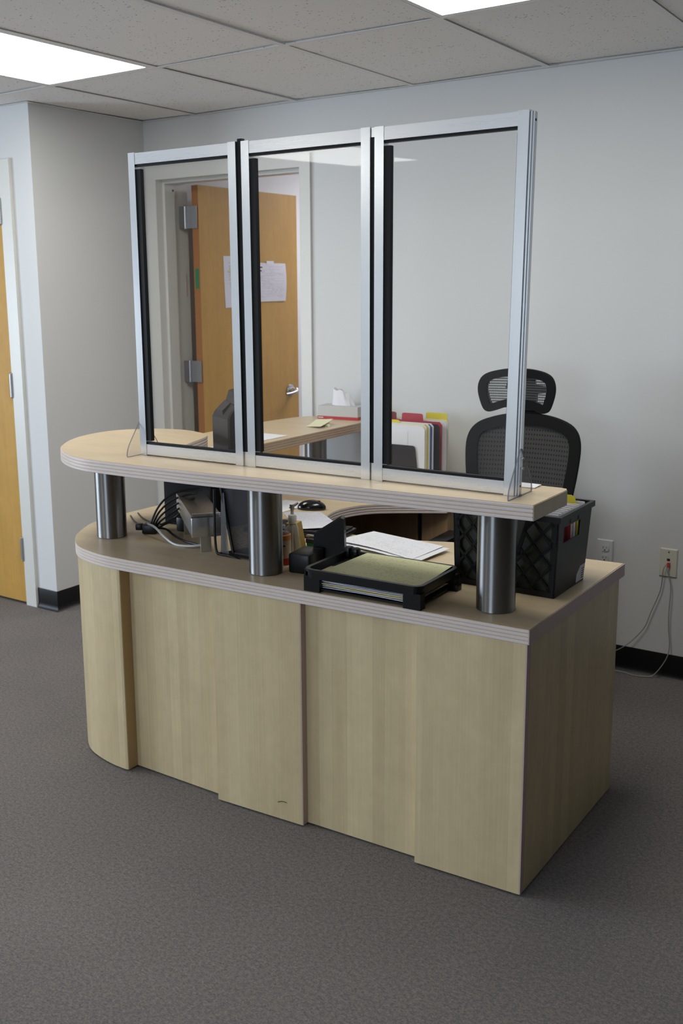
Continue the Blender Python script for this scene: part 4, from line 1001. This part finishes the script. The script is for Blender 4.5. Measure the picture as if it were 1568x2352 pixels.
# papers, sticky notes and tissue box on the return counter
z = ZW + .0006
stackpaper('paper_sheet', [(-2.60, 3.21, z), (-2.462, 3.13, z), (-2.458, 3.382, z), (-2.615, 3.386, z)], 'white_paper', 'white sheet lying on the return counter, seen in the middle pane', .0012)
stackpaper('paper_sheet', [(-2.52, 2.93, z), (-2.45, 2.92, z), (-2.47, 3.09, z), (-2.56, 3.09, z)], 'white_paper', 'white sheet beside the monitor on the return counter, nearest the raised counter', .0012)
stackpaper('paper_sheet', [(-2.685, 3.17, z), (-2.64, 3.14, z), (-2.62, 3.22, z), (-2.70, 3.24, z)], 'white_paper', 'small white sheet at the rounded corner of the return counter behind the monitor', .0012)
ST = thing('sticky_note_pad', (-2.49, 3.73, ZW), 'pale yellow sticky notes on the return counter in front of the tissue box', 'sticky notes')
m = MB(); m.add([(-2.515, 3.70, z), (-2.452, 3.685, z), (-2.52, 3.785, z + .001), (-2.575, 3.79, z + .001), (-2.515, 3.70, z + .008), (-2.452, 3.685, z + .008), (-2.52, 3.785, z + .008), (-2.575, 3.79, z + .008)], [(3, 2, 1, 0), (4, 5, 6, 7), (0, 1, 5, 4), (1, 2, 6, 5), (2, 3, 7, 6), (3, 0, 4, 7)]); m.build('note_pad', 'sticky_yellow', ST)
s_ = sheet((-2.550, 3.645, z + .0005), (-2.462, 3.628, z + .0085), (-2.49, 3.77, z + .018), (-2.585, 3.775, z + .009), .0006, 6, lambda u, v: .006 * v * v); s_.build('top_note', 'sticky_yellow', ST)
TB = thing('tissue_box', (-2.57, 3.98, ZW), 'grey tissue box with a red band and white tissue, on the return counter', 'tissue box')
MM = Mloc((-2.566, 3.920, ZW + .001), .10)
m = MB(); m.rbox(-.104, 0, .012, .104, .098, .060, .0015, MM); m.build('box_body', 'tissue_box_grey', TB)
m = MB(); m.box(-.1045, -.0004, 0, .1045, .0984, .0118, MM); bnd = m.build('red_band', 'tissue_red', TB)
m = MB()
for k in range(6): m.box(-.100 + k * .0045, -.0010, .0035, -.0965 + k * .0045, -.0005, .0085, MM)
m.build('white_lettering', 'white_plastic', bnd)
m = MB(); rows = []
for j in range(8):
    t_ = j / 7; zz = .058 + t_ * .070; row = []
    for k in range(28):
        a = 2 * PI * k / 28; w_ = .054 * (1 - .36 * t_ ** 1.2); d_ = .018 * (1 - .3 * t_)
        fr_ = 1 + .10 * math.sin(5 * a + 2 * t_) + .07 * math.sin(9 * a)
        row.append(MM @ Vector((.005 - .012 * t_ + w_ * fr_ * math.cos(a), .05 + d_ * fr_ * math.sin(a), zz + .006 * t_ * math.sin(4 * a + 1) - .010 * t_ * math.cos(a))))
    rows.append(row)
loft(m, rows); m.build('tissue', 'tissue_white', TB, smooth=True, angle=60)

# file sorter with folders on the work surface by the wall
FS = thing('file_sorter', (-2.12, 3.80, ZL), 'black step file sorter holding folders, seen in the right pane', 'file sorter')
fy = 3.715
def plate(mb, x0, x1, xt0, xt1, y, z0, z1, th=.003, r=.012):
    M_ = Matrix(((1, 0, 0, 0), (0, 0, 1, y), (0, 1, 0, 0), (0, 0, 0, 1)))
    mb.prism([(x0, z0), (x1, z0), (xt1, z1 - r), (xt1 - r * .3, z1 - r * .3), (xt1 - r, z1), (xt0 + r, z1), (xt0 + r * .3, z1 - r * .3), (xt0, z1 - r)], 0, th, M_)
m = MB()
plate(m, -2.205, -2.026, -2.192, -2.046, fy, ZL + .002, .921)
m.box(-2.22, fy, ZL + .001, -2.0, 3.93, ZL + .004)
for k, (yy, zt_) in enumerate(((3.775, .94), (3.83, .955), (3.885, .97))): plate(m, -2.205, -1.985, -2.192, -1.995, yy, ZL + .002, zt_)
m.build('sorter_body', 'monitor_plastic', FS)
FOL = [('white_paper', 3.722, -2.29, -2.005, 1.004, 'white folder at the front of the file sorter', None),
       ('cream_paper', 3.728, -2.285, -2.000, 1.012, 'cream folder directly behind the front white folder in the sorter', None),
       ('yellow_card', 3.734, -2.28, -1.997, 1.012, 'yellow folder with a wide tab in the front slot of the sorter', ('yellow_card', -2.24, -2.13, 1.023)),
       ('white_paper', 3.742, -2.28, -1.992, 1.014, 'white folder behind the yellow one in the front slot of the sorter', None),
       ('blue_card', 3.750, -2.28, -1.988, 1.012, 'thin blue folder in the front slot of the sorter', None),
       ('white_paper', 3.758, -2.28, -1.984, 1.014, 'white folder behind the blue one in the sorter', None),
       ('monitor_plastic', 3.792, -2.27, -1.972, 1.008, 'dark folder in the second slot of the sorter', None),
       ('red_card', 3.845, -2.31, -1.990, 1.010, 'red folder in the third slot of the sorter', ('red_card', -2.185, -2.08, 1.040)),
       ('dark_red_card', 3.853, -2.335, -2.03, 1.008, 'dark red folder with a tab at the left of the third sorter slot', ('dark_red_card', -2.30, -2.215, 1.040)),
       ('white_paper', 3.865, -2.31, -1.978, 1.010, 'white folder behind the red one in the sorter', None),
       ('cream_paper', 3.895, -2.31, -1.985, 1.014, 'cream folder with a yellow tab in the rear slot of the sorter', ('yellow_card', -2.095, -1.99, 1.042))]
for mt, yy, xa, xb, zt_, lab, tab in FOL:
    F = thing('file_folder', ((xa + xb) / 2, yy, ZL + .005), lab, 'folder', 'folders in the file sorter')
    M_ = Matrix(((1, 0, 0, 0), (0, 0, 1, yy), (0, 1, 0, 0), (0, 0, 0, 1)))
    m = MB(); m.prism([(xa, ZL + .005), (xb, ZL + .005), (xb, zt_ - .012), (xb - .012, zt_), (xa, zt_)], 0, .0035, M_); m.build('folder_body', mt, F)
    if tab:
        m = MB(); m.prism([(tab[1], zt_ - .004), (tab[2], zt_ - .004), (tab[2] - .002, tab[3] - .004), (tab[2] - .010, tab[3]), (tab[1] + .010, tab[3]), (tab[1] + .002, tab[3] - .004)], .0005, .0025, M_); m.build('tab', tab[0], F)
m = MB(); m.prism([(-2.29, .855), (-2.085, .855), (-2.085, .978), (-2.29, .978)], -.0012, -.0002, Matrix(((1, 0, 0, 0), (0, 0, 1, 3.722), (0, 1, 0, 0), (0, 0, 0, 1))))
tag(m.build('paper_sheet', 'white_paper'), 'white sheet clipped to the front folder of the file sorter', 'paper')

# ------------------------------------------------------------------ office chair
CH = thing('office_chair', (-1.49, 3.30, 0), 'black mesh office chair with a headrest, by the back wall', 'chair')
CM = Mloc((-1.519, 3.363, 0), .06)
def curved_plate(mb, outline, y0, th, bow, M, inner=None, lean=0.0):
    def pt(p, d): return M @ Vector((p[0], y0 - bow * (p[0] / .23) ** 2 + lean * (p[1] - .6) + d, p[1]))
    n = len(outline)
    if inner is None:
        # subdivide as strips between mirrored left and right halves for bowing
        rows = []
        zs = sorted(set(round(p[1], 4) for p in outline))
        K = 30; zmin, zmax = min(p[1] for p in outline), max(p[1] for p in outline)
        def span(z):
            xs = []
            for i in range(n):
                a, b = outline[i], outline[(i + 1) % n]
                if (a[1] - z) * (b[1] - z) <= 0 and a[1] != b[1]: xs.append(a[0] + (b[0] - a[0]) * (z - a[1]) / (b[1] - a[1]))
            return min(xs), max(xs)
        H = 16; vs, fs = [], []
        for r in range(K + 1):
            z = zmin + (zmax - zmin) * (r + .0) / K; z = min(max(z, zmin + 1e-4), zmax - 1e-4)
            a, b = span(z)
            for d in (0, th):
                vs += [pt((a + (b - a) * c / H, z), d) for c in range(H + 1)]
        w_ = 2 * (H + 1)
        for r in range(K):
            for c in range(H):
                q = r * w_ + c
                fs.append((q, q + 1, q + w_ + 1, q + w_)); q2 = q + H + 1; fs.append((q2 + 1, q2, q2 + w_, q2 + w_ + 1))
        mb.add(vs, fs)
    else:
        vs = [pt(p, 0) for p in outline] + [pt(p, th) for p in outline] + [pt(p, 0) for p in inner] + [pt(p, th) for p in inner]
        fs = []
        for i in range(n):
            j = (i + 1) % n
            fs += [(i, j, 2 * n + j, 2 * n + i), (n + j, n + i, 3 * n + i, 3 * n + j), (j, i, n + i, n + j), (2 * n + i, 2 * n + j, 3 * n + j, 3 * n + i)]
        mb.add(vs, fs)
half = [(x_ * .94, z_ - .020) for x_, z_ in [(0, 1.112), (.07, 1.109), (.13, 1.099), (.185, 1.081), (.218, 1.055), (.234, 1.020), (.238, .975), (.232, .90), (.220, .82), (.203, .73), (.188, .66), (.165, .615), (.12, .59), (.06, .58), (0, .578)]]
full = catmull([(-p[0], p[1]) for p in half[::-1]][:-1] + half, 3)[:-1]
full = [p for p in full]
innr = inset([(p[0], p[1]) for p in full], .042)
YB_ = .235
m = MB(); curved_plate(m, full, YB_, .028, .045, CM, innr, .16); m.build('back_frame', 'chair_fabric', CH, smooth=True)
m = MB(); curved_plate(m, inset(full, .035), YB_ + .012, .002, .045, CM, None, .16); m.build('back_mesh', 'chair_mesh', CH, smooth=True)
hh = [(0, 1.262), (.05, 1.260), (.10, 1.250), (.130, 1.234), (.1445, 1.208), (.147, 1.175), (.138, 1.135), (.125, 1.104), (.108, 1.094), (.085, 1.098), (.045, 1.112), (0, 1.115)]
hf = [(p[0] - .045, p[1]) for p in catmull([(-p[0], p[1]) for p in hh[::-1]][:-1] + hh, 3)[:-1]]
hi = inset(hf, .030)
m = MB(); curved_plate(m, hf, YB_ + .085, .028, .05, CM, hi); m.build('headrest_frame', 'chair_fabric', CH, smooth=True)
m = MB(); curved_plate(m, inset(hf, .026), YB_ + .097, .002, .05, CM, None); m.build('headrest_mesh', 'headrest_mesh', CH, smooth=True)
m = MB(); HB = CM @ Matrix(((1, 0, 0, 0), (0, 0, 1, YB_ + .118), (0, 1, 0, 0), (0, 0, 0, 1)))
m.prism([(-.095, 1.245), (.010, 1.245), (.016, 1.200), (.080, 1.192), (.072, 1.172), (.025, 1.165), (.020, 1.125), (.020, 1.05), (-.06, 1.05), (-.06, 1.125), (-.060, 1.170), (-.105, 1.185), (-.095, 1.215)], 0, .012, HB)
m.rbox(-.04, YB_ + .11, .80, .04, YB_ + .14, 1.10, .008, CM); m.build('headrest_bracket', 'black_plastic', CH)
m = MB(); m.rbox(-.245, -.26, .455, .245, .23, .53, .03, CM, 4); m.build('seat', 'chair_fabric', CH, smooth=True)
for sx in (-1, 1):
    m = MB(); m.tube(catmull([CM @ Vector(p) for p in ((sx * .20, .12, .47), (sx * .26, .13, .48), (sx * .245, .13, .54), (sx * .235, .13, .605))], 5), .018, 10); m.build('arm_post', 'black_plastic', CH, smooth=True)
    m = MB(); m.rbox(sx * .235 - .035, .0, .605, sx * .235 + .035, .20, .63, .01, CM); m.build('armrest', 'black_plastic', CH, smooth=True)
m = MB(); m.tube(catmull([CM @ Vector(p) for p in ((0, .05, .44), (0, .22, .42), (0, .31, .5), (0, .30, .72))], 5), .028, 10); m.build('back_spine', 'black_plastic', CH, smooth=True)
c0 = CM @ Vector((0, 0, 0))
m = MB(); m.cyl((c0.x, c0.y), .028, .09, .30, 20); m.cyl((c0.x, c0.y), .018, .30, .455, 20); m.build('gas_lift', 'black_plastic', CH, smooth=True)
for k in range(5):
    a = 2 * PI * k / 5 + .35; dx_, dy_ = math.cos(a), math.sin(a)
    m = MB(); m.tube([(c0.x + .02 * dx_, c0.y + .02 * dy_, .11), (c0.x + .16 * dx_, c0.y + .16 * dy_, .10), (c0.x + .29 * dx_, c0.y + .29 * dy_, .075)], [.028, .022, .016], 10); m.build('base_leg', 'black_plastic', CH, smooth=True)
    m = MB(); 
    for s2 in (-1, 1): m.cyl((0, 0), .027, -.009, .009, 18, M=Mloc((c0.x + .29 * dx_ - dy_ * .014 * s2, c0.y + .29 * dy_ + dx_ * .014 * s2, .0272), a, PI / 2) @ Matrix.Rotation(0, 4, 'X'))
    m.build('caster', 'black_plastic', CH, smooth=True)

# ------------------------------------------------------------------ outlets and cables on the wall
def plate_at(t, x0, x1, z0, z1, mat):
    m = MB(); yb = YW - .0002; d = .006
    m.add([(x0, yb, z0), (x1, yb, z0), (x1, yb, z1), (x0, yb, z1), (x0 + .004, yb - d, z0 + .004), (x1 - .004, yb - d, z0 + .004), (x1 - .004, yb - d, z1 - .004), (x0 + .004, yb - d, z1 - .004)],
          [(3, 2, 1, 0), (4, 5, 6, 7), (0, 1, 5, 4), (1, 2, 6, 5), (2, 3, 7, 6), (3, 0, 4, 7)]); m.build('cover_plate', mat, t)
OU = thing('power_outlet', (-1.335, YW, .485), 'white duplex power outlet on the wall just behind the right corner of the desk', 'outlet')
plate_at(OU, -1.371, -1.301, .428, .544, 'white_plastic')
WP = lambda x, z: Matrix(((1, 0, 0, x), (0, 0, -1, YW - .0064), (0, 1, 0, z), (0, 0, 0, 1)))
for zc_ in (.508, .466):
    m = MB(); P_ = [(.0168 * math.cos(2 * PI * k / 24), max(-.0135, min(.0135, .0168 * math.sin(2 * PI * k / 24)))) for k in range(24)]; m.prism(P_, -.001, .0024, WP(-1.335, zc_)); s1 = m.build('socket', 'white_plastic', OU)
    m = MB(); M_ = WP(-1.335, zc_); m.prism([(-.0078, -.001), (-.0055, -.001), (-.0055, .0075), (-.0078, .0075)], .0024, .0028, M_); m.prism([(.0055, 0), (.0075, 0), (.0075, .0065), (.0055, .0065)], .0024, .0028, M_); m.prism([(.003 * math.cos(2 * PI * k / 10), -.0075 + .003 * math.sin(2 * PI * k / 10)) for k in range(10)], .0024, .0028, M_); m.build('slot', 'slot_dark', s1)
DP = thing('data_outlet', (-1.078, YW, .483), 'ivory data jack plate with two cables on the wall, at the right edge', 'outlet')
plate_at(DP, -1.113, -1.042, .424, .541, 'ivory_plastic')
m = MB(); M_ = WP(-1.0775, .4955); m.prism([(-.006, -.005), (.006, -.005), (.006, .005), (-.006, .005)], 0, .0008, M_); m.build('jack', 'slot_dark', DP)
m = MB(); m.box(-1.0785, YW - .016, .4665, -1.0695, YW - .0066, .4845); m.build('jack_plug', 'label_red', DP)
m = MB(); m.cyl((0, 0), .003, 0, .001, 10, M=Mloc((-1.0775, YW - .0064, .527), rx=PI / 2)); m.build('screw', 'hinge_steel', DP)
yk = 4.035
c1 = [(-1.0825, YW - .008, .481), (-1.083, 4.030, .474), (-1.091, 4.028, .455), (-1.097, yk, .387), (-1.107, yk, .343), (-1.134, yk, .266), (-1.150, yk, .214), (-1.171, yk, .177), (-1.210, 4.03, .129), (-1.256, 4.025, .090), (-1.33, 4.02, .05), (-1.42, 4.00, .008)]
cable('data_cable', c1, .0021, 'grey_cable', 'grey cable swinging left from the data jack toward the desk', 'cables from the data jack')
c2 = [(-1.074, YW - .012, .468), (-1.073, 4.028, .455), (-1.072, 4.03, .443), (-1.060, 4.032, .394), (-1.059, 4.032, .345), (-1.061, 4.032, .274), (-1.058, 4.032, .209), (-1.051, 4.032, .152), (-1.056, 4.03, .101), (-1.079, 4.025, .050), (-1.106, 4.018, .012), (-1.138, 4.008, .0032), (-1.181, 4.0, .0028), (-1.225, 4.01, .0028), (-1.30, 4.0, .0028)]
cable('data_cable', c2, .0021, 'grey_cable', 'grey cable hanging straight down from the data jack to the floor', 'cables from the data jack')

# ------------------------------------------------------------------ light and camera
def area(name, loc, rot, sx, sy, power, color):
    l = bpy.data.lights.new(name, 'AREA'); l.shape = 'RECTANGLE'; l.size = sx; l.size_y = sy; l.energy = power; l.color = color
    o = bpy.data.objects.new(name, l); COL.objects.link(o); o.location = loc; o.rotation_euler = rot; return o
for (x0, x1, z0, z1), pw in zip(WIN, (36,)):
    area('window_daylight', ((x0 + x1) / 2, YR - .05, (z0 + z1) / 2), (PI / 2, 0, 0), x1 - x0 - .1, z1 - z0 - .1, pw, (.72, .85, 1.0))
y0, y1, z0, z1 = WINL
area('window_daylight', (XL - .05, (y0 + y1) / 2, (z0 + z1) / 2), (PI / 2, 0, -PI / 2), y1 - y0 - .1, z1 - z0 - .1, 92, (.74, .86, 1.0))
wd = bpy.data.worlds.new('World'); S.world = wd; wd.use_nodes = True
bg = wd.node_tree.nodes['Background']; bg.inputs[0].default_value = (.62, .78, 1, 1); bg.inputs[1].default_value = .6

cam = bpy.data.cameras.new('Camera'); co = bpy.data.objects.new('Camera', cam); COL.objects.link(co); S.camera = co
yaw, pitch, roll, ch = 0.6062850199523221, -0.1904136483110825, -0.011124608373272492, 1.5804410484931541
co.matrix_world = Matrix.Translation((0, 0, ch)) @ Matrix.Rotation(yaw, 4, 'Z') @ Matrix.Rotation(PI / 2 + pitch, 4, 'X') @ Matrix.Rotation(roll, 4, 'Z')
cam.sensor_fit = 'VERTICAL'; cam.sensor_height = 24; cam.lens = 2348.2356 / 2352 * 24
cam.shift_x = (784 - 714.12) / 2352; cam.shift_y = (1110.41 - 1176) / 2352
cam.clip_start = .05
cam.dof.use_dof = True; cam.dof.focus_distance = 2.75; cam.dof.aperture_fstop = 4.5
S.view_settings.view_transform = 'Standard'; S.view_settings.look = 'None'; S.view_settings.gamma = 1; S.view_settings.exposure = 0.42
try: S.view_settings.use_curve_mapping = False
except Exception: pass
S.cycles.max_bounces = 10; S.cycles.transparent_max_bounces = 16; S.cycles.caustics_reflective = False; S.cycles.caustics_refractive = False
